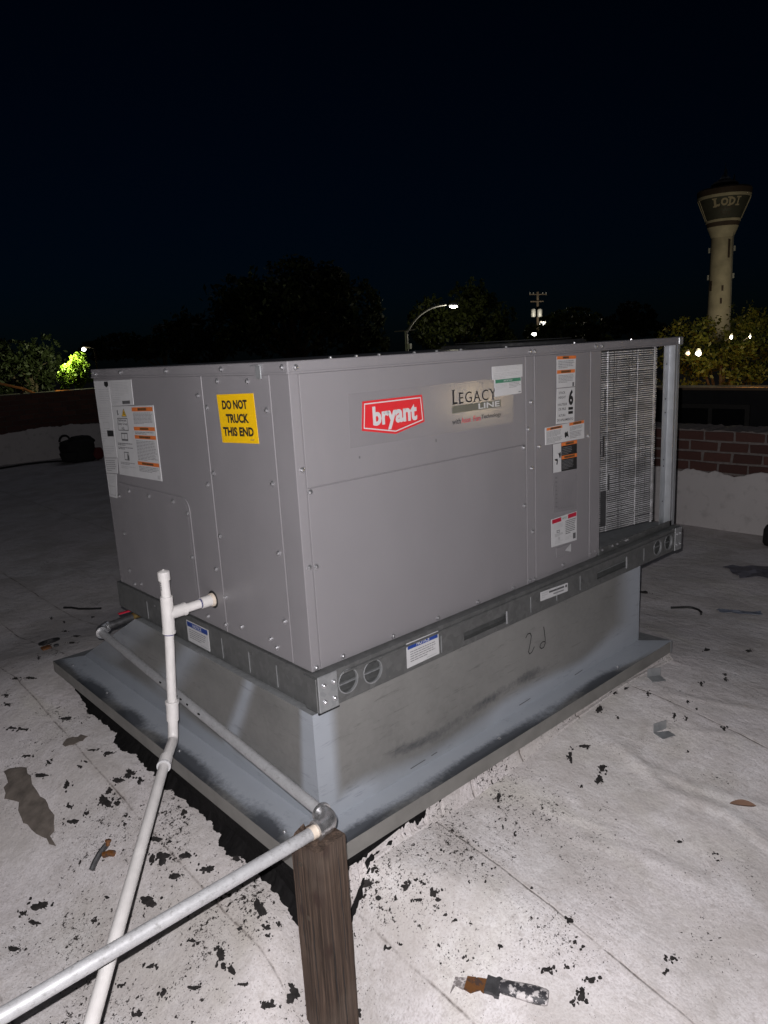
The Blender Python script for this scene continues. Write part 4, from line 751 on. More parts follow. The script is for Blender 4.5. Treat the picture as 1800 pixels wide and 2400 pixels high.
MB().lathe([(R + .0035, 0), (R + .0035, .020), (R + .0030, .024), (R - .003, .027), (.003, .029), (.002, .031)], (-.1355, .497, .778), (0, 0, 1), 20).build('end_cap', 'pvc', dp, smooth=True)
tb_('drop_pipe', [TE, dn], R, 'pvc', dp)
MB().lathe([(R + .0008, 0), (R + .0008, .004)], TE + dv*.0565, dv, 20).build('primer_ring', 'glue', dp)
tb_('coupling', [dn + dv*-.035, dn + dv*.022], R + .0042, 'pvc', dp); MB().lathe([(R + .006, 0), (R + .006, .008)], dn + dv*-.036, dv, 18).build('coupling_rim', 'pvc', dp, smooth=True)
A = Vector((-.252, .372, .322)); B = Vector((-.692, -.255, .300)); ab = (B - A).normalized()
E0 = dn + dv*.015; E1 = Vector((-.183, .470, .312))
tb_('sweep_elbow', bez(E0, dn + dv*.082, E1, 10), R + .001, 'pvc', dp)
tb_('sweep_elbow', bez(E1, E1 + (E1 - (dn + dv*.082)).normalized()*.03, A, 8), R + .001, 'pvc', dp)
tb_('coupling', [A - ab*.020, A + ab*.018], R + .0040, 'pvc', dp); MB().lathe([(R + .0052, 0), (R + .0052, .006)], A + ab*.016, ab, 18).build('coupling_rim', 'white', dp, smooth=True)
tb_('run_pipe', [A, B, B + ab*.75], R, 'pvc', dp)
tb_('run_stand', [B + ab*.70 + Vector((0, 0, -.02)), B + ab*.70 + Vector((0, 0, -.36))], .02, 'wood', dp)

# ------------------------------------------------------------------ galvanised gas pipe
gp = thing('gas_pipe', (-.149, -.224, .36), 'weathered galvanised gas pipe resting on the wooden post and feeding the unit', 'gas pipe')
EL = Vector((-.147, -.224, .381)); FE = Vector((-.062, 1.285, .402))
p1 = (FE - EL).normalized()
tb_('pipe_run', [EL + p1*.02, FE - p1*.012], R, 'pipe', gp)
tb_('pipe_run', [EL + Vector((-.02, 0, 0)), (-2.3, -.228, .381)], R*1.02, 'pipe', gp)
eb_ = MB().tube(bez(EL + p1*.040, EL + Vector((.004, -.004, 0)), EL + Vector((-.040, 0, 0)), 10), .0185, 18, rs=[.0185, .0185, .0195, .0205, .021, .021, .021, .0205, .0195, .0185, .0185])
elb = eb_.build('elbow', 'chrome', gp, smooth=True)
for c, a in ((EL + p1*.036, p1), (EL + Vector((-.036, 0, 0)), Vector((-1, 0, 0)))): MB().lathe([(.0185, 0), (.0222, .001), (.0226, .0045), (.0222, .009), (.0185, .0098)], c, a, 22).build('elbow_band', 'chrome', elb, smooth=True)
MB().lathe([(R + .0012, 0), (R + .0012, .014)], EL + Vector((-.0455, 0, 0)), (-1, 0, 0), 18).build('thread_sealant', 'cream', elb, smooth=True)
fe = MB().tube(bez(FE - p1*.030, FE, FE + Vector((.030, 0, .004)), 8), .0185, 16).build('elbow', 'chrome', gp, smooth=True)
for c, a in ((FE - p1*.026, -p1), (FE + Vector((.027, 0, .004)), Vector((1, 0, 0)))): MB().lathe([(.0185, 0), (.022, .001), (.022, .009), (.0185, .01)], c, a, 18).build('elbow_band', 'chrome', fe, smooth=True)
tb_('nipple', [FE + Vector((.03, 0, .004)), FE + Vector((.135, 0, .012))], R + .002, 'bpipe', gp)
vl = MB().lathe([(.014, 0), (.018, .004), (.018, .018), (.013, .022), (.016, .030), (.016, .040), (.012, .046)], FE + Vector((.130, 0, .012)), (1, 0, .05), 12).build('valve', 'brass', gp, smooth=True)
MB().box(FE.x + .080, FE.x + .160, FE.y - .008, FE.y + .008, FE.z + .038, FE.z + .043).build('valve_handle', 'hred', gp, bevel=.002)
MB().lathe([(.006, 0), (.006, .022)], FE + Vector((.150, 0, .022)), (0, 0, 1), 8).build('valve_stem', 'brass', gp)
tb_('supply_riser', [FE + Vector((.17, 0, .014)), FE + Vector((.20, 0, .016)), FE + Vector((.22, -.06, .03)), (.165, 1.19, .47)], R*.9, 'bpipe', gp)
for t, da in ((.50, .3), (.52, .5), (.555, .2), (.60, .6), (.42, .4), (.47, .1)):
    c = EL + (FE - EL)*t; MB().box(c.x - R*.93, c.x - R*.70, c.y - .004 - .006*da, c.y + .006, c.z + R*.35*da, c.z + R*.72).build('tar_mark', 'tar', gp, bevel=.001)

# ------------------------------------------------------------------ weathered post under the pipe
wp = thing('wooden_post', (-.188, -.222, -.05), 'weathered brown timber post standing under the pipe elbow', 'post')
a_ = radians(7); hw = .0425
def pc(u, v, z): return (-.187 + u*cos(a_) - v*sin(a_), -.222 + u*sin(a_) + v*cos(a_), z)
n_ = 20; vs = []; rnd = random.Random(4)
zs = [-.20 + (.366 + .20)*i/26 for i in range(27)]
per = [(-hw + 2*hw*i/6, -hw) for i in range(6)] + [(hw, -hw + 2*hw*i/6) for i in range(6)] + [(hw - 2*hw*i/6, hw) for i in range(6)] + [(-hw, hw - 2*hw*i/6) for i in range(6)]
off = [rnd.gauss(0, .0007) for _ in per]
for z in zs:
    for (u, v), o_ in zip(per, off):
        k = 1 + o_/hw + rnd.gauss(0, .0035); c_ = .955 if abs(u) > hw*.99 and abs(v) > hw*.99 else 1.0; vs.append(pc(u*k*c_, v*k*c_, z + (rnd.gauss(0, .0012) if z > .36 else 0)))
m_ = len(per); fs = [(j*m_ + i, j*m_ + (i+1) % m_, (j+1)*m_ + (i+1) % m_, (j+1)*m_ + i) for j in range(26) for i in range(m_)]
vs.append(pc(0, 0, .3655)); fs += [(26*m_ + i, 26*m_ + (i+1) % m_, 27*m_) for i in range(m_)]
MB().add(vs, fs).build('post_body', 'wood', wp)
mb = MB().add([pc(-.036, .038, .3660), pc(.004, .040, .3660), pc(-.004, .026, .3660), pc(-.034, .028, .3660), pc(-.030, .039, .374), pc(-.002, .040, .380), pc(-.008, .033, .373), pc(-.028, .033, .371)], [(0, 1, 2, 3), (4, 7, 6, 5), (0, 4, 5, 1), (1, 5, 6, 2), (2, 6, 7, 3), (3, 7, 4, 0)])
mb.build('splinter', 'wood', wp)
for (u, z0, z1, sd) in ((-.018, -.05, .22, 1), (.016, .05, .34, 2), (.004, -.15, .06, 3)):            # drying splits
    ck = MB(); rr_ = random.Random(sd); pts = [(u + rr_.gauss(0, .0012), z0 + (z1 - z0)*q/9) for q in range(10)]; n9 = len(pts)
    ck.add([pc(a + w9*(.0011 if 0 < q < 9 else .0001), -hw - .0012, b) for w9 in (-1, 1) for q, (a, b) in enumerate(pts)], [(q, q + 1, n9 + q + 1, n9 + q) for q in range(n9 - 1)]); ck.build('split', 'dark', wp)
for (u, z0, z1, sd) in ((-.012, -.02, .20, 4), (.020, .10, .345, 5), (.0, -.12, .02, 6)):
    ck = MB(); rr_ = random.Random(sd); pts = [(u + rr_.gauss(0, .0012), z0 + (z1 - z0)*q/9) for q in range(10)]; n9 = len(pts)
    ck.add([pc(-hw - .0012, a + w9*(.0011 if 0 < q < 9 else .0001), b) for w9 in (-1, 1) for q, (a, b) in enumerate(pts)], [(q, q + 1, n9 + q + 1, n9 + q) for q in range(n9 - 1)]); ck.build('split', 'dark', wp)
for (u, z) in ((-.022, .318), (-.012, .19)): MB().lathe([(.0062, 0), (.0062, .0008), (.0001, .0020)], pc(-hw - .0002, -u - .01, z), (-cos(a_), -sin(a_), 0), 12).build('knot', 'bark', wp, smooth=True)

# ------------------------------------------------------------------ litter on the roof
def on_roof(x, y, dz=0.0): return Vector((x, y, gz(x, y) + dz))
# painter's scraper
k0, k1 = Vector((.014, -.420)), Vector((.109, -.599)); kd = (k1 - k0).normalized(); kn = Vector((-kd.y, kd.x)); kl = (k1 - k0).length
def kp(s, n, z):
    x = k0.x + kd.x*s*kl + kn.x*n; y = k0.y + kd.y*s*kl + kn.y*n; return (x, y, gz(k0.x + kd.x*s*kl, k0.y + kd.y*s*kl) + z)
kn_ = thing('paint_scraper', on_roof(.06, -.51), 'worn paint scraper with a notched blade lying on the roof', 'scraper')
def kslab(mb, out, z0, z1): 
    n = len(out); mb.add([kp(s, q, z0) for s, q in out] + [kp(s, q, z1) for s, q in out], [tuple(range(n)), tuple(range(n, 2*n))] + [(i, (i+1) % n, (i+1) % n + n, i + n) for i in range(n)]); return mb
kslab(MB(), [(-.02, -.034), (.01, -.012), (.06, -.016), (.10, -.020), (.145, -.017), (.145, .012), (.10, .016), (.055, .022), (-.015, .046)], .003, .0055).build('blade', 'steel', kn_)
kslab(MB(), [(.115, -.021), (.20, -.028), (.24, -.022), (.29, -.016), (.33, -.022), (.36, -.018), (.365, .012), (.33, .021), (.31, .030), (.29, .016), (.25, .020), (.22, .014), (.17, .021), (.115, .022)], .0056, .0075).build('rusted_blade', 'rust', kn_)
kslab(MB(), [(.335, -.020), (.43, -.021), (.455, -.027), (.50, -.027), (.50, .022), (.46, .025), (.43, .020), (.335, .023)], .0050, .0125).build('ferrule', 'bpipe', kn_)
hm = MB(); hn = 12; prof = [(.49, .014, .010), (.53, .017, .012), (.62, .0175, .013), (.74, .020, .014), (.88, .021, .0145), (.97, .019, .014), (1.0, .016, .012)]
vs = [kp(s, b*cos(2*pi*i/hn), .013 + c*.85*sin(2*pi*i/hn)) for (s, b, c) in prof for i in range(hn)]
fs = [(j*hn + i, j*hn + (i+1) % hn, (j+1)*hn + (i+1) % hn, (j+1)*hn + i) for j in range(len(prof) - 1) for i in range(hn)] + [tuple(range(hn)), tuple(range((len(prof)-1)*hn, len(prof)*hn))]
hm.add(vs, fs).build('handle', 'knob', kn_, smooth=True)
# small sheet metal clips
def clip(x, y, rz, lab):
    p = on_roof(x, y, .001); c, s = cos(rz), sin(rz); f = lambda a, b, z: (p.x + a*c - b*s, p.y + a*s + b*c, p.z + z)
    t = thing('sheet_metal_clip', p, lab, 'metal clip', 'metal clips dropped on the roof')
    for nm, (a0, a1, b0, b1, z0, z1) in (('foot', (-.026, .026, -.022, .022, 0, .0022)), ('upstand', (-.026, .026, .0195, .0225, .0024, .034))):
        v = [f(a, b, z) for z in (z0, z1) for a, b in ((a0, b0), (a1, b0), (a1, b1), (a0, b1))]
        MB().add(v, [(0, 3, 2, 1), (4, 5, 6, 7), (0, 1, 5, 4), (1, 2, 6, 5), (2, 3, 7, 6), (3, 0, 4, 7)]).build(nm, 'zinc', t, bevel=.0006)
    return t
clip(1.416, -.155, radians(-35), 'small bent metal clip on the roof closest to the flange edge')
clip(1.105, -.345, radians(-20), 'small bent metal clip on the roof out in the open')
# rusty clamp at left
rc = thing('rusty_clamp', on_roof(-0.383, 0.602), 'small rusty pipe clamp lying on the roof left of the drain pipe', 'clamp')
MB().tube([on_roof(-0.417, 0.587, .008), on_roof(-0.400, 0.599, .012), on_roof(-0.380, 0.609, .013), on_roof(-0.357, 0.617, .011)], .0085, 8).build('strap', 'bpipe', rc, smooth=True)
MB().tube([on_roof(-0.377, 0.595, .010), on_roof(-0.363, 0.582, .010), on_roof(-0.355, 0.569, .008)], .0090, 8).build('jaw', 'rust', rc, smooth=True)
MB().lathe([(.006, 0), (.006, .010), (.009, .011), (.009, .017)], on_roof(-0.357, 0.609, .012), (.3, .2, 1), 6).build('bolt', 'rust', rc)
# hoop and tab by the far flange corner
hp = MB().tube([on_roof(.020 + .045*cos(t*pi/10), 2.235 + .035*sin(t*pi/10), .006) for t in range(21)], .0055, 7, caps=False); tag(hp.build('wire_hoop', 'rubber', smooth=True), 'flat black hoop lying beyond the far flange corner', 'hoop')
tb3 = thing('rusty_tab', on_roof(-.031, 2.10), 'small rusty tab lying beside the far flange corner', 'metal tab')
MB().box(-.055, -.012, 2.080, 2.118, gz(-.03, 2.1) + .001, gz(-.03, 2.1) + .012).build('tab_body', 'rust', tb3, bevel=.003); MB().lathe([(.012, 0), (.012, .008)], on_roof(.004, 2.075, .004), (0, 0, 1), 10).build('nut', 'bpipe', tb3)
# cords
def cord(name, pts, r, lab): 
    P3 = [on_roof(x, y, r) for x, y in pts]; return tag(MB().tube(P3, r, 7).build(name, 'rubber', smooth=True), lab, 'cord')
cord('cord_offcut', [(2.440, .300), (2.47, .272), (2.50, .245), (2.51, .22), (2.50, .185), (2.475, .160), (2.44, .145)], .006, 'short curved black cord offcut on the right of the curb')
cord('power_cord', [(-2, 9.2), (-.5, 9.55), (.8, 9.7), (1.835, 9.87), (2.2, 9.95), (2.5, 9.9), (2.72, 9.62)], .014, 'long black cord running to the tool bag along the parapet')
cord('wire_offcut', [(.31, 2.90), (.34, 2.86), (.36, 2.80), (.41, 2.74), (.45, 2.70)], .006, 'straight black wire offcut beyond the gas pipe elbow')
# dark sheet, strip and leaf at right
def flat(name, pts, mat, lift, lab, cat, wave=.0, n=7):
    P4 = [Vector(p) for p in pts]; vs = []; rnd = random.Random(len(lab))
    for j in range(n + 1):
        for i in range(n + 1):
            u, v = i/n, j/n; q = (P4[0]*(1-u) + P4[1]*u)*(1-v) + (P4[3]*(1-u) + P4[2]*u)*v; q = q + Vector((rnd.gauss(0, wave*.4), rnd.gauss(0, wave*.4)))
            vs.append((q.x, q.y, gz(q.x, q.y) + lift + abs(rnd.gauss(0, wave))))
    o = MB().add(vs, [(j*(n+1) + i, j*(n+1) + i + 1, (j+1)*(n+1) + i + 1, (j+1)*(n+1) + i) for j in range(n) for i in range(n)]).build(name, mat)
    sd = o.modifiers.new('thickness', 'SOLIDIFY'); sd.thickness = .003; return tag(o, lab, cat)
flat('plastic_sheet', [(3.25, .38), (3.46, .10), (3.20, .02), (3.11, .23)], 'tarp', .005, 'crumpled dark plastic sheet near the right edge of the roof', 'sheet', .012)
flat('plastic_strip', [(2.57, .125), (2.66, -.05), (2.625, -.075), (2.545, .10)], 'bluegrey', .004, 'blue grey strip of plastic on the roof beside the cord offcut', 'strip', .004)
lf = MB(); lv = []; c0, c1 = Vector((.962, -.615)), Vector((1.005, -.672)); ld2 = (c1 - c0); ln2 = Vector((-ld2.y, ld2.x)).normalized()
for q in range(9):
    t = q/8; wd = .011*sin(pi*t)**.7 + .0008; c = c0 + ld2*t
    for k in (-1, 0, 1): p = c + ln2*(wd*k); lv.append((p.x, p.y, gz(p.x, p.y) + .003 + .007*abs(k)*sin(pi*t) + .006*t*t))
lf.add(lv, [(3*q + k, 3*q + k + 1, 3*q + k + 4, 3*q + k + 3) for q in range(8) for k in range(2)])
tag(lf.build('dead_leaf', 'leafb', smooth=True), 'single curled brown leaf on the roof at right', 'leaf')
db = MB().lathe([(.05, 0), (.062, .02), (.060, .10), (.045, .13), (.03, .14)], on_roof(3.93, .36, .0), (0, 0, 1), 14); tag(db.build('dark_bucket', 'fabric', smooth=True), 'small dark tub against the right parapet wall', 'tub')
# tool bag by the far parapet
tbg = thing('tool_bag', on_roof(2.80, 9.55), 'black open tool bag standing against the far parapet', 'tool bag')
def blob(name, c, r, mat, seed, sq=.8, parent=tbg):
    bm = bmesh.new(); bmesh.ops.create_icosphere(bm, subdivisions=3, radius=1); rnd = random.Random(seed); ph = [rnd.random()*6 for _ in range(6)]
    for v in bm.verts:
        k = 1 + .10*sin(3*v.co.x + ph[0]) + .10*sin(4*v.co.y + ph[1]) + .08*sin(5*v.co.z + ph[2]) + .05*sin(9*v.co.x + 7*v.co.z + ph[3])
        p = Vector([math.copysign(abs(q)**sq, q) for q in v.co])*k; v.co = Vector((c[0] + p.x*r[0], c[1] + p.y*r[1], c[2] + p.z*r[2])) - root_loc(parent)
    me = bpy.data.meshes.new(name); bm.to_mesh(me); bm.free()
    for p in me.polygons: p.use_smooth = True
    return link(name, me, M[mat], parent)
g0 = gz(2.8, 9.55)
blob('bag_body', (2.82, 9.55, g0 + .15), (.25, .17, .16), 'fabric', 1, .6); blob('bag_pocket', (2.66, 9.43, g0 + .10), (.11, .07, .09), 'fabric', 2, .6); blob('bag_pocket', (3.06, 9.42, g0 + .09), (.08, .08, .08), 'bagred', 3, .7); blob('bag_top', (2.90, 9.55, g0 + .30), (.16, .11, .07), 'fabric', 6, .7)
MB().tube([(2.66 + .075*cos(t*pi/10), 9.53, g0 + .31 + .085*sin(t*pi/10)) for t in range(0, 11)], .016, 8).build('bag_handle', 'fabric', tbg, smooth=True)

# ------------------------------------------------------------------ parapets
def brick_mesh(L_, D_, H_, seed):
    rnd = random.Random(seed); mb = MB().box(0, L_, 0, D_, 0, H_); mb.v = [tuple(q + rnd.gauss(0, .0022) for q in v) for v in mb.v]
    me = bpy.data.meshes.new('brick'); me.from_pydata(mb.v, [], mb.f); bm = bmesh.new(); bm.from_mesh(me); bmesh.ops.recalc_face_normals(bm, faces=bm.faces)
    bmesh.ops.bevel(bm, geom=bm.edges[:], offset=.003, segments=1, affect='EDGES'); bm.to_mesh(me); bm.free(); me.materials.append(M['brick']); return me
BR = [brick_mesh(.190, .05, .060, i) for i in range(5)]
def brick_row(parent, org, along, inward, n, first, rnd):
    for i in range(n):
        o = bpy.data.objects.new('brick', rnd.choice(BR)); COL.objects.link(o); o.parent = parent
        p = Vector(org) + along*(first + i*.205) + inward*rnd.gauss(0, .0025)
        m = Matrix.Identity(4); m.col[0] = (*along, 0); m.col[1] = (*inward, 0); m.col[2] = (0, 0, 1, 0); m.col[3] = (*(p - root_loc(parent)), 1); o.matrix_basis = m
def paint_edge(parent, org, along, out, L_, h0, h1, seed, t=.008):
    rnd = random.Random(seed); n = int(L_/.022); top = []; z = 0
    for i in range(n + 1):
        z = z*.75 + rnd.gauss(0, .007); top.append(h1 + z + .012*sin(i*.11 + seed))
    org = Vector(org); vs = []
    for i in range(n + 1):
        p = org + along*(L_*i/n); vs += [p + out*t + Vector((0, 0, h0)), p + out*t + Vector((0, 0, top[i] - .004)), p + out*.001 + Vector((0, 0, top[i]))]
    fs = []
    for i in range(n): a = 3*i; fs += [(a, a+3, a+4, a+1), (a+1, a+4, a+5, a+2)]
    return MB().add(vs, fs).build('coating_upturn', 'pwall', parent)
rnd = random.Random(11)
pr_ = thing('parapet_wall', (4.25, 1.5, 0), 'brick parapet with pale painted base along the right of the roof', 'parapet', 'roof parapets')
MB().box(4.128, 4.40, -7, 10.6, STREET, .692).build('wall_core', 'mortar', pr_)
Y_, X_ = Vector((0, 1, 0)), Vector((1, 0, 0))
for r_ in range(5): brick_row(pr_, (4.120, -.9, .335 + r_*.0735), Y_, X_, 12, -.10*(r_ % 2) + rnd.uniform(-.02, .02), rnd)
paint_edge(pr_, (4.120, -7, 0), Y_, Vector((-1, 0, 0)), 17.3, -.05, .415, 3)
mb = MB(); n = 110
tops = [.702 + rnd.gauss(0, .004) for _ in range(n + 1)]
mb.add([p for i in range(n + 1) for p in ((4.112, -1.2 + 3.0*i/n, .694), (4.112, -1.2 + 3.0*i/n, tops[i]), (4.40, -1.2 + 3.0*i/n, tops[i] + .004))], [f for i in range(n) for f in ((3*i, 3*i+3, 3*i+4, 3*i+1), (3*i+1, 3*i+4, 3*i+5, 3*i+2))])
mb.build('mortar_cap', 'mortar', pr_)
pb = thing('parapet_wall', (0, 10.45, 0), 'brick parapet with pale painted base across the far end of the roof', 'parapet', 'roof parapets')
MB().box(-9, 4.128, 10.313, 10.6, STREET, 1.00).build('wall_core', 'dmortar', pb)
for r_ in range(8): brick_row(pb, (1.2, 10.300, .415 + r_*.0735), X_, Y_, 12, -.10*(r_ % 2) + rnd.uniform(-.02, .02), rnd)
paint_edge(pb, (-9, 10.300, 0), X_, Vector((0, -1, 0)), 13.1, -.05, .475, 5)

# ------------------------------------------------------------------ neighbouring buildings
nb = thing('neighbour_building', (14, 3, STREET), 'dark low building with dim windows just beyond the brick parapet at right', 'building')
MB().box(11, 12.1, -5, 16, STREET, .44).build('wall', 'stucco', nb)
MB().box(10.95, 11.10, -5.05, 16.05, .442, .485).build('coping', 'trim', nb, bevel=.01)
for i in range(8):
    y0 = -3.75 + i*2.35; wn = MB().box(10.955, 10.998, y0, y0 + 1.25, -1.35, .22).build('window', 'frame', nb)
    for j in range(2): MB().box(10.945, 10.954, y0 + .07 + j*.58, y0 + .58 + j*.58, -1.28, .15).build('pane', 'glass', wn)
fb = thing('far_building', (9, 28, STREET), 'low pale building with lit eave behind the left end of the far parapet', 'building')
MB().box(3, 14, 27, 34, STREET, .30).build('wall', 'trim', fb)
for i in range(6): MB().box(3.6 + i*1.6, 4.5 + i*1.6, 26.96, 26.995, -.9, .10).build('window', 'glass', fb)
MB().tube([(5.6, 26.2, 1.15), (6.95, 25.75, .70), (7.58, 25.0, .23)], .045, 6).build('eave', 'trim', fb)
MB().tube([(7.58, 25.0, .23), (7.76, 24.95, .56)], .05, 6).build('eave', 'trim', fb)
MB().tube([(7.76, 24.95, .56), (8.9, 24.1, .50)], .04, 6).build('eave', 'trim', fb)
MB().tube([(7.0, 27.2, .1), (6.95, 25.75, .66)], .04, 5).build('eave_bracket', 'trim', fb); MB().tube([(8.8, 27.2, .1), (8.5, 24.4, .50)], .04, 5).build('eave_bracket', 'trim', fb)
lamp('eave_lamp', 'POINT', (7.4, 24.6, .75), 9, (1, .50, .12), .05)

# ------------------------------------------------------------------ trees
def tree(name, label, base, clumps, n, leaf, mat, seed, sprays=0, trunk=.25, group='trees beyond the roof'):
    """clumps: (x, y, z, rx, ry, rz) ellipsoids that together shape the crown"""
    rnd = random.Random(seed); t = thing(name, base, label, 'tree', group)
    bx, by, bz = base; zc = sum(c[2] for c in clumps)/len(clumps); tr = MB()
    tr.tube([(bx, by, bz - .2), (bx + .1, by, bz + (zc - bz)*.5), (bx - .05, by + .1, zc)], trunk, 8, rs=[trunk*1.3, trunk*.9, trunk*.5])
    for c in clumps: tr.tube([(bx, by, bz + (zc - bz)*.6), ((bx + c[0])/2, (by + c[1])/2, (zc + c[2])/2 - .2), (c[0], c[1], c[2])], trunk*.4, 6, rs=[trunk*.5, trunk*.35, trunk*.12])
    tr.build('trunk', 'bark', t, smooth=True)
    mb = MB(); tot = sum(c[3]*c[5] for c in clumps)
    def leafq(p, s):
        a = Vector((rnd.gauss(0, 1), rnd.gauss(0, 1), rnd.gauss(0, 1))).normalized(); b = a.orthogonal().normalized(); q = a.cross(b)
        th = rnd.random()*6.28; u = b*cos(th) + q*sin(th); v_ = a.cross(u); l_ = s*rnd.uniform(.6, 1.4); w_ = l_*rnd.uniform(.35, .6)
        mb.add([p - u*l_*.5, p + v_*w_*.5, p + u*l_*.5, p - v_*w_*.5], [(0, 1, 2, 3)])
    for c in clumps:
        k = max(30, int(n*c[3]*c[5]/tot)); sub = [(rnd.gauss(0, .62), rnd.gauss(0, .62), rnd.gauss(0, .62)) for _ in range(max(8, k//45))]
        for i in range(k):
            s = rnd.choice(sub); d = Vector((s[0] + rnd.gauss(0, .17), s[1] + rnd.gauss(0, .17), s[2] + rnd.gauss(0, .15)))
            if d.length > 1.25: d *= 1.15/d.length
            leafq(Vector((c[0] + d.x*c[3], c[1] + d.y*c[4], c[2] + d.z*c[5])), leaf)
    for i in range(sprays):                                  # young shoots standing up out of the crown
        c = rnd.choice(clumps); b = Vector((c[0] + rnd.uniform(-.9, .9)*c[3], c[1] + rnd.uniform(-.8, .8)*c[4], c[2] + c[5]*rnd.uniform(.35, .8))); d = Vector((rnd.gauss(0, .3), rnd.gauss(0, .3), 1)).normalized(); L_ = rnd.uniform(.5, 1.1)*c[5]
        for q in range(46):
            f = rnd.random(); leafq(b + d*(L_*f) + Vector((rnd.gauss(0, 1), rnd.gauss(0, 1), rnd.gauss(0, .6)))*(.10 + .16*(1 - f))*c[5]*.5, leaf*.8)
    mb.build('crown', mat, t); return t
def at(px, py, d):                                           # photograph pixel and depth -> point, for laying out what stands far off
    return CAM + (CF + CR*((px - 900)/1709.4) - CU*((py - 1200)/1709.4))*d
def cl(px, py, d, wx, wy, dep=None):                         # clump given by its size in the view at depth d
    p = at(px, py, d); rx = wx*d/1709.4; rz = wy*d/1709.4; return (p.x, p.y, p.z, rx*.85, rx*.85 if dep is None else dep, rz)
def gbase(px, d): p = at(px, 800, d); return (p.x, p.y, STREET)
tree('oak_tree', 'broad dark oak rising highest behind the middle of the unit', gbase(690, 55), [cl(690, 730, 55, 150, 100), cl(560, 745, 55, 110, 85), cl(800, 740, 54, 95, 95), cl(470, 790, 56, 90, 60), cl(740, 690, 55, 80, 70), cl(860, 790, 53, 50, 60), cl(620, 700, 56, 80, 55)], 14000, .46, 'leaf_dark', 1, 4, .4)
tree('street_tree', 'small shaggy tree behind the curved street lamp', gbase(1075, 58), [cl(1040, 755, 57, 85, 55), cl(1120, 745, 58, 75, 55), cl(1090, 715, 58, 50, 36), cl(1185, 775, 58, 45, 40)], 7000, .36, 'leaf_mid', 2, 9, .2)
tree('round_tree', 'low rounded dark tree between the utility pole and the tower', gbase(1340, 75), [cl(1340, 765, 75, 75, 35), cl(1280, 785, 75, 50, 35), cl(1400, 790, 75, 40, 30)], 4500, .45, 'leaf_mid', 3, 0, .25)
tree('distant_tree', 'distant dark tree just left of the water tower', gbase(1482, 120), [cl(1480, 745, 120, 58, 30), cl(1440, 765, 120, 40, 22), cl(1530, 770, 120, 40, 20)], 3500, .75, 'leaf_dark', 4, 0, .35)
tree('distant_tree', 'distant dark tree on the skyline left of the oak', gbase(380, 90), [cl(400, 800, 90, 90, 32), cl(300, 815, 90, 80, 28), cl(230, 825, 90, 60, 20)], 4000, .6, 'leaf_dark', 5, 0, .3)
tree('olive_tree', 'yellow green shrubby tree crowding the right edge above the parapet', gbase(1700, 22), [cl(1620, 810, 22, 80, 55, .9), cl(1700, 815, 22.5, 70, 60, .9), cl(1780, 800, 22, 60, 70, .9), cl(1740, 860, 21.5, 80, 45, .8), cl(1600, 865, 22, 70, 40, .8), cl(1850, 830, 22, 70, 70, .9)], 8500, .135, 'leaf_olive', 6, 20, .10)
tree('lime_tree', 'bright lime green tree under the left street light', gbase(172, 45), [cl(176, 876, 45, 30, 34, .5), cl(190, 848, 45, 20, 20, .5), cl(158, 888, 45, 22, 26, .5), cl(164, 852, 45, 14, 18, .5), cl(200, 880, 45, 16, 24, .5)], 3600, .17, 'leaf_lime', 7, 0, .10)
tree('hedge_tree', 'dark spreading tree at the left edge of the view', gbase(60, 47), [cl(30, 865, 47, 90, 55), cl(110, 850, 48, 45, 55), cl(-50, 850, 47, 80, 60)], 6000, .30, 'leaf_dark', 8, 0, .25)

# ------------------------------------------------------------------ street lamps and poles
def lens(name, c, r, mat, parent):
    o = blob(name, c, r, mat, 3, 1.0, parent); return o
sl = thing('street_lamp', gbase(952, 50), 'curved arm street lamp lit white above the unit', 'street lamp', 'lit lamps')
j = at(952, 776, 50)
MB().tube([(j.x, j.y, STREET), (j.x, j.y, j.z)], .12, 10, rs=[.15, .11]).build('pole', 'lsteel', sl, smooth=True)
MB().tube([at(924, 777, 50), at(972, 773, 50)], .045, 6).build('cross_arm', 'lsteel', sl)
MB().tube(bez(at(955, 778, 50), at(985, 718, 50), at(1046, 714, 50), 12), .075, 8).build('arm', 'lsteel', sl, smooth=True)
hd_ = at(1062, 714, 50); lens('lamp_head', hd_, (.42, .30, .10), 'lsteel', sl); lens('lamp_lens', hd_ - Vector((-.02, 0, .13)), (.34, .22, .09), 'lamp_w', sl)
bx_ = at(960, 812, 50); MB().box(bx_.x - .12, bx_.x + .12, bx_.y - .12, bx_.y + .12, bx_.z - .18, bx_.z + .18).build('control_box', 'can', sl, bevel=.02)
lamp('street_lamp_light', 'POINT', hd_ - Vector((0, 0, .35)), 260, (1, .93, .72), .15)
lt_ = thing('street_lamp', gbase(198, 46), 'small white street light at upper left of the cabinet', 'street lamp', 'lit lamps')
h2 = at(196, 819, 46); MB().tube([(h2.x + .5, h2.y - .45, STREET), (h2.x + .5, h2.y - .45, h2.z + .05), (h2.x, h2.y, h2.z + .14)], .06, 8).build('pole', 'bark', lt_, smooth=True)
lens('lamp_lens', h2, (.14, .14, .11), 'lamp_w', lt_)
lamp('left_lamp_light', 'POINT', h2 - CF*2.1 - CR*.45 + Vector((0, 0, -1.0)), 900, (.95, 1, .55), .1)
up = thing('utility_pole', gbase(1260, 90), 'wooden utility pole with crossarms and two transformer cans', 'utility pole')
u_ = at(1260, 684, 90); MB().tube([(u_.x, u_.y, STREET), u_], .15, 8).build('pole', 'timber', up, smooth=True)
MB().tube([at(1240, 690, 90), at(1281, 690, 90)], .07, 5).build('cross_arm', 'timber', up); MB().tube([at(1243, 707, 90), at(1274, 706, 90)], .07, 5).build('cross_arm', 'timber', up)
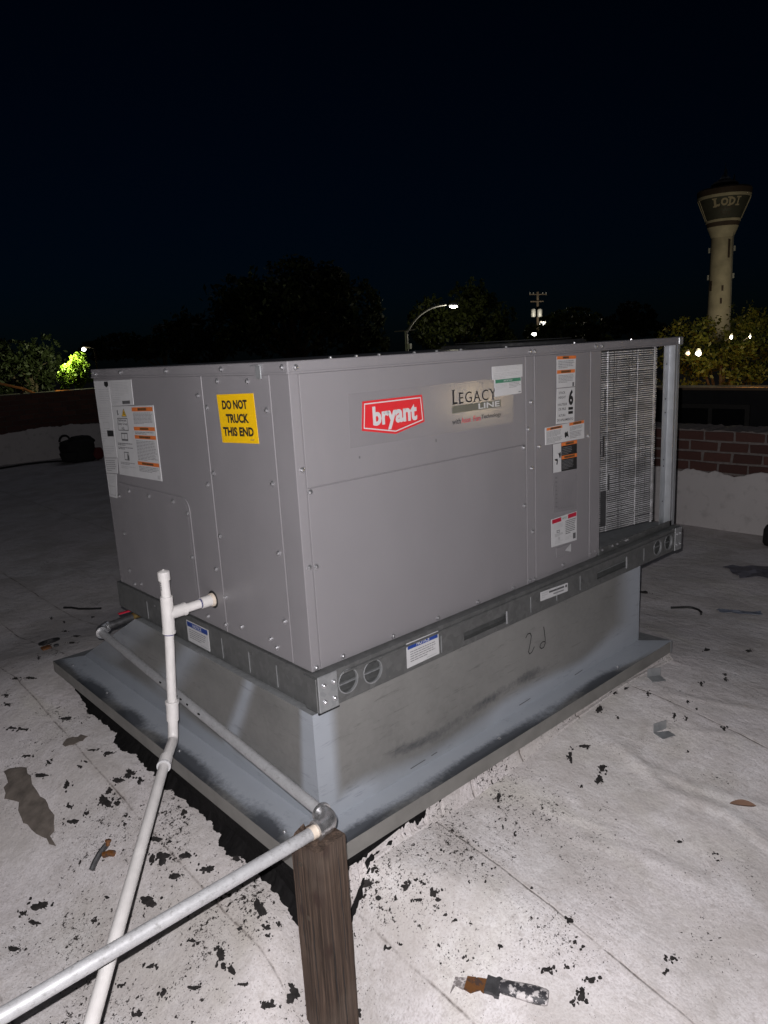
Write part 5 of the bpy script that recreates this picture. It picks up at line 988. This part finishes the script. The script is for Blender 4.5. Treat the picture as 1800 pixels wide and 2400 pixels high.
for px in (1250, 1265): MB().lathe([(.26, 0), (.30, .1), (.30, .85), (.22, .95), (.08, 1.0)], at(px, 743, 89.7), (0, 0, 1), 12).build('transformer', 'can', up, smooth=True)
for px in (1242, 1250, 1272, 1280): MB().tube([at(px, 690, 90), at(px, 685, 90)], .05, 5).build('insulator', 'can', up)
def flood(px, py, d, r, mat, lab, e=0, col=(1, .85, .6)):
    c = at(px, py, d); t = thing('flood_light', (c.x, c.y, STREET), lab, 'lamp', 'lit lamps')
    (MB().tube([c, c + CF*.35 + Vector((0, 0, -.02))], .012, 6) if d < 50 else MB().tube([(c.x, c.y, STREET), c], .06, 6)).build('pole', 'dark', t); lens('lamp_lens', c, r, mat, t); MB().lathe([(r[0]*1.1, 0), (r[0]*.6, r[2]*.8), (.01, r[2])], c + Vector((0, 0, r[2]*.85)), (0, 0, 1), 10).build('lamp_cap', 'dark', t)
    if e: lamp('flood_light_light', 'POINT', c + Vector((0, 0, r[2]*2 + .12)) - CF*.15, e, col, .04)
    return t
flood(1272, 760, 86, (.42, .3, .22), 'lamp_w', 'lit flood light glimpsed right below the transformer cans', 900, (1, .9, .72))
flood(1252, 783, 70, (.24, .2, .16), 'lamp_w', 'lit flood light lowest above the top edge of the unit')
flood(1637, 828, 19.5, (.065, .065, .07), 'lamp_w', 'brightest white globe lamp glowing in front of the olive tree', 70, (1, .86, .50))
flood(1612, 828, 19.8, (.05, .05, .055), 'lamp_y', 'dimmer cream globe lamp beside the brightest globe lamp')
flood(1714, 790, 19.2, (.030, .030, .05), 'lamp_w', 'small lamp seen through leaves below the water tower', 55, (1, .86, .5))
flood(1758, 789, 19.0, (.016, .016, .045), 'lamp_w', 'tiny lamp seen through leaves nearest the right edge', 45, (1, .85, .5))
al = thing('alley_lamp', (19, 6.6, STREET), 'sodium alley lamp hidden behind the low dark building', 'lamp', 'lit lamps')
MB().tube([(17.6, 7.2, STREET), (17.6, 7.2, -.30)], .05, 8).build('pole', 'lsteel', al); lens('lamp_lens', (17.6, 7.2, -.24), (.09, .09, .07), 'lamp_o', al)
lamp('alley_lamp_light', 'POINT', (18.0, 7.0, .05), 170, (1, .36, .05), .08)
lamp('coping_lamp_light', 'POINT', (11.45, 3.4, .66), 5, (1, .42, .08), .05)
so = thing('street_lamp', (12.3, -10.0, STREET), 'sodium street lamp out of view that glints on the cabinet panels', 'street lamp', 'lit lamps')
MB().tube([(12.3, -10.0, STREET), (12.3, -10.0, .25)], .08, 8).build('pole', 'lsteel', so); lens('lamp_lens', (12.3, -10.0, .14), (.28, .28, .20), 'lamp_o', so)
lamp('sodium_lamp_light', 'POINT', (11.95, -9.72, .12), 75, (1, .82, .50), .3)

# ------------------------------------------------------------------ water tower
TX, TY = 206.2, 89.2
wt_ = thing('water_tower', (TX, TY, STREET), 'tall cream water tower with flared dark bowl reading LODI', 'water tower')
axv = Vector((TX, TY, 0)) - Vector((CAM.x, CAM.y, 0)); axv.normalize(); sd_ = Vector((axv.y, -axv.x, 0))
def tw(name, prof, mat, par=wt_): return MB().lathe(prof, (TX, TY, 0), (0, 0, 1), 48).build(name, mat, par, smooth=True)
tw('shaft', [(3.35, STREET), (3.0, 4), (2.85, 16), (2.75, 26.2)], 'conc')
tw('neck', [(2.76, 25.6), (3.0, 26.2), (3.85, 28.3)], 'conc'); tw('lower_band', [(3.85, 28.3), (4.15, 29.4)], 'brown'); tw('cream_ring', [(4.22, 29.4), (4.36, 30.0)], 'conc')
bowl = tw('bowl', [(4.26, 30.0), (6.35, 35.2)], 'bowl'); tw('cream_ring', [(6.48, 35.2), (6.62, 35.9)], 'conc'); tw('rim', [(6.62, 35.9), (6.72, 37.3), (6.45, 37.7), (3.4, 38.2), (3.3, 39.0), (2.6, 39.6), (.1, 39.7)], 'brown')
for th in [i*pi/12 for i in range(24)]:                      # lit ribs of the bowl
    a = Vector((cos(th), sin(th), 0))
    if -.2 < a.dot(sd_) < .2 or a.dot(axv) > .2: continue
    if abs(a.dot(sd_)) > .93: MB().tube([Vector((TX, TY, 30.0)) + a*4.32, Vector((TX, TY, 35.2)) + a*6.42], .10, 5).build('bowl_rib', 'conc', wt_)
def bowl_text(s_, z0, z1, w0, w1, bold, mat, dx=0.0):
    vs, fs = text_mesh(s_, bold); mb = MB(); out = []
    for x, y in vs:
        z = z0 + y*(z1 - z0); r = 4.26 + (z - 30.0)/5.2*2.09 + .06; q = dx + w0 + x*(w1 - w0); th = q/6.0
        out.append(Vector((TX, TY, z)) + sd_*(r*sin(th)) - axv*(r*cos(th)))
    return mb.add(out, fs).build('lettering', mat, bowl)
def bowl_pt(q, z):
    r = 4.26 + (z - 30.0)/5.2*2.09 + .06; th = q/6.0; return Vector((TX, TY, z)) + sd_*(r*sin(th)) - axv*(r*cos(th))
for ch, q0, q1, sfs in (('L', -2.5, -1.05, ((-.25, .55, 1), (-.25, .5, 0), (.85, 1.05, .22))), ('O', -.75, 1.05, ()), ('D', 1.25, 2.85, ((-.2, .4, 1), (-.2, .4, 0))), ('I', 3.45, 3.85, ((-1.0, 2.0, 1), (-1.0, 2.0, 0)))):
    mb_ = bowl_text(ch, 32.95, 34.75, q0, q1, .055, 'letter')
    sb = MB()
    for (u0, u1, v) in sfs:
        a0, a1 = q0 + u0*(q1-q0), q0 + u1*(q1-q0); zc = 32.95 + v*1.8; sb.add([bowl_pt(a0, zc - .16), bowl_pt(a1, zc - .16), bowl_pt(a1, zc + .16), bowl_pt(a0, zc + .16)], [(0, 1, 2, 3)])
    if sb.v: sb.build('letter_serif', 'letter', bowl)
for (zz, a, b) in ((32.3, -2.2, 2.8), (31.3, -1.2, 1.5), (30.7, -1.0, 1.3)):
    mb = MB(); rnd = random.Random(int(zz*10)); q = a
    while q < b:
        w_ = rnd.uniform(.25, .55); h_ = rnd.uniform(.25, .5); z = zz + rnd.uniform(-.1, .1); pts = []
        for (u, v) in ((0, 0), (w_, 0), (w_*.8, h_), (w_*.2, h_)):
            r = 4.26 + (z + v - 30.0)/5.2*2.09 + .06; th = (q + u + .4)/6.0; pts.append(Vector((TX, TY, z + v)) + sd_*(r*sin(th)) - axv*(r*cos(th)))
        mb.add(pts, [(0, 1, 2, 3)]); q += w_ + rnd.uniform(.12, .4)
    mb.build('emblem_marks', 'brown', bowl)
an = MB()
for (u, h, r) in ((-1.6, 1.5, .35), (.1, 4.0, .45), (-.4, 2.6, .6), (.9, 2.0, .4), (2.2, 2.4, .25), (2.0, 1.2, .35)): an.lathe([(r, 0), (r, h*.8), (r*.5, h)], Vector((TX, TY, 38.6)) + sd_*u - axv*.5, (0, 0, 1), 8)
an.lathe([(.14, 0), (.10, 3.2), (.02, 5.0)], Vector((TX, TY, 39.6)), (0, 0, 1), 8); an.lathe([(1.5, 0), (1.5, .7), (.9, 1.4), (.1, 1.6)], Vector((TX, TY, 39.5)), (0, 0, 1), 16)
an.build('roof_antennas', 'can', wt_)
for (u, z0, z1) in ((1.75, 20.2, 24.8), (-2.3, 12.0, 14.6), (.6, 11.8, 13.2), (.35, 8.5, 10.0)):
    MB().add([Vector((TX, TY, z)) + sd_*uu - axv*(sqrt(max(0.1, 2.9**2 - uu*uu)) + .12) for z in (z0, z1) for uu in (u - .25, u + .25)], [(0, 1, 3, 2)]).build('rust_stain', 'brown', wt_)
for k, s_ in ((-1, 1), (1, 1)):
    for z in (15.0, 22.0): MB().lathe([(.28, 0), (.28, 1.3)], Vector((TX, TY, z)) + sd_*(k*3.1), (0, 0, 1), 8).build('panel_antenna', 'can', wt_)
fl_ = lamp('tower_flood', 'SPOT', Vector((TX, TY, STREET + .6)) - axv*42 + sd_*8, 13500, (1, .88, .62), .5, spot_size=radians(60), spot_blend=.6)
fl_.rotation_euler = (Vector((TX, TY, 23)) - fl_.location).to_track_quat('-Z', 'Y').to_euler()

ld_ = MB(); lb_ = Vector((TX, TY, 0)) + sd_*2.55 - axv*1.6
for k in (-.3, .3): ld_.tube([lb_ + sd_*k*.6 + Vector((0, 0, 3)), lb_ + sd_*k*.6 + Vector((0, 0, 27.5))], .05, 4)
for i in range(49): ld_.box(lb_.x - .2, lb_.x + .2, lb_.y - .2, lb_.y - .16, 3 + i*.5, 3.05 + i*.5)
ld_.build('ladder', 'lsteel', wt_)
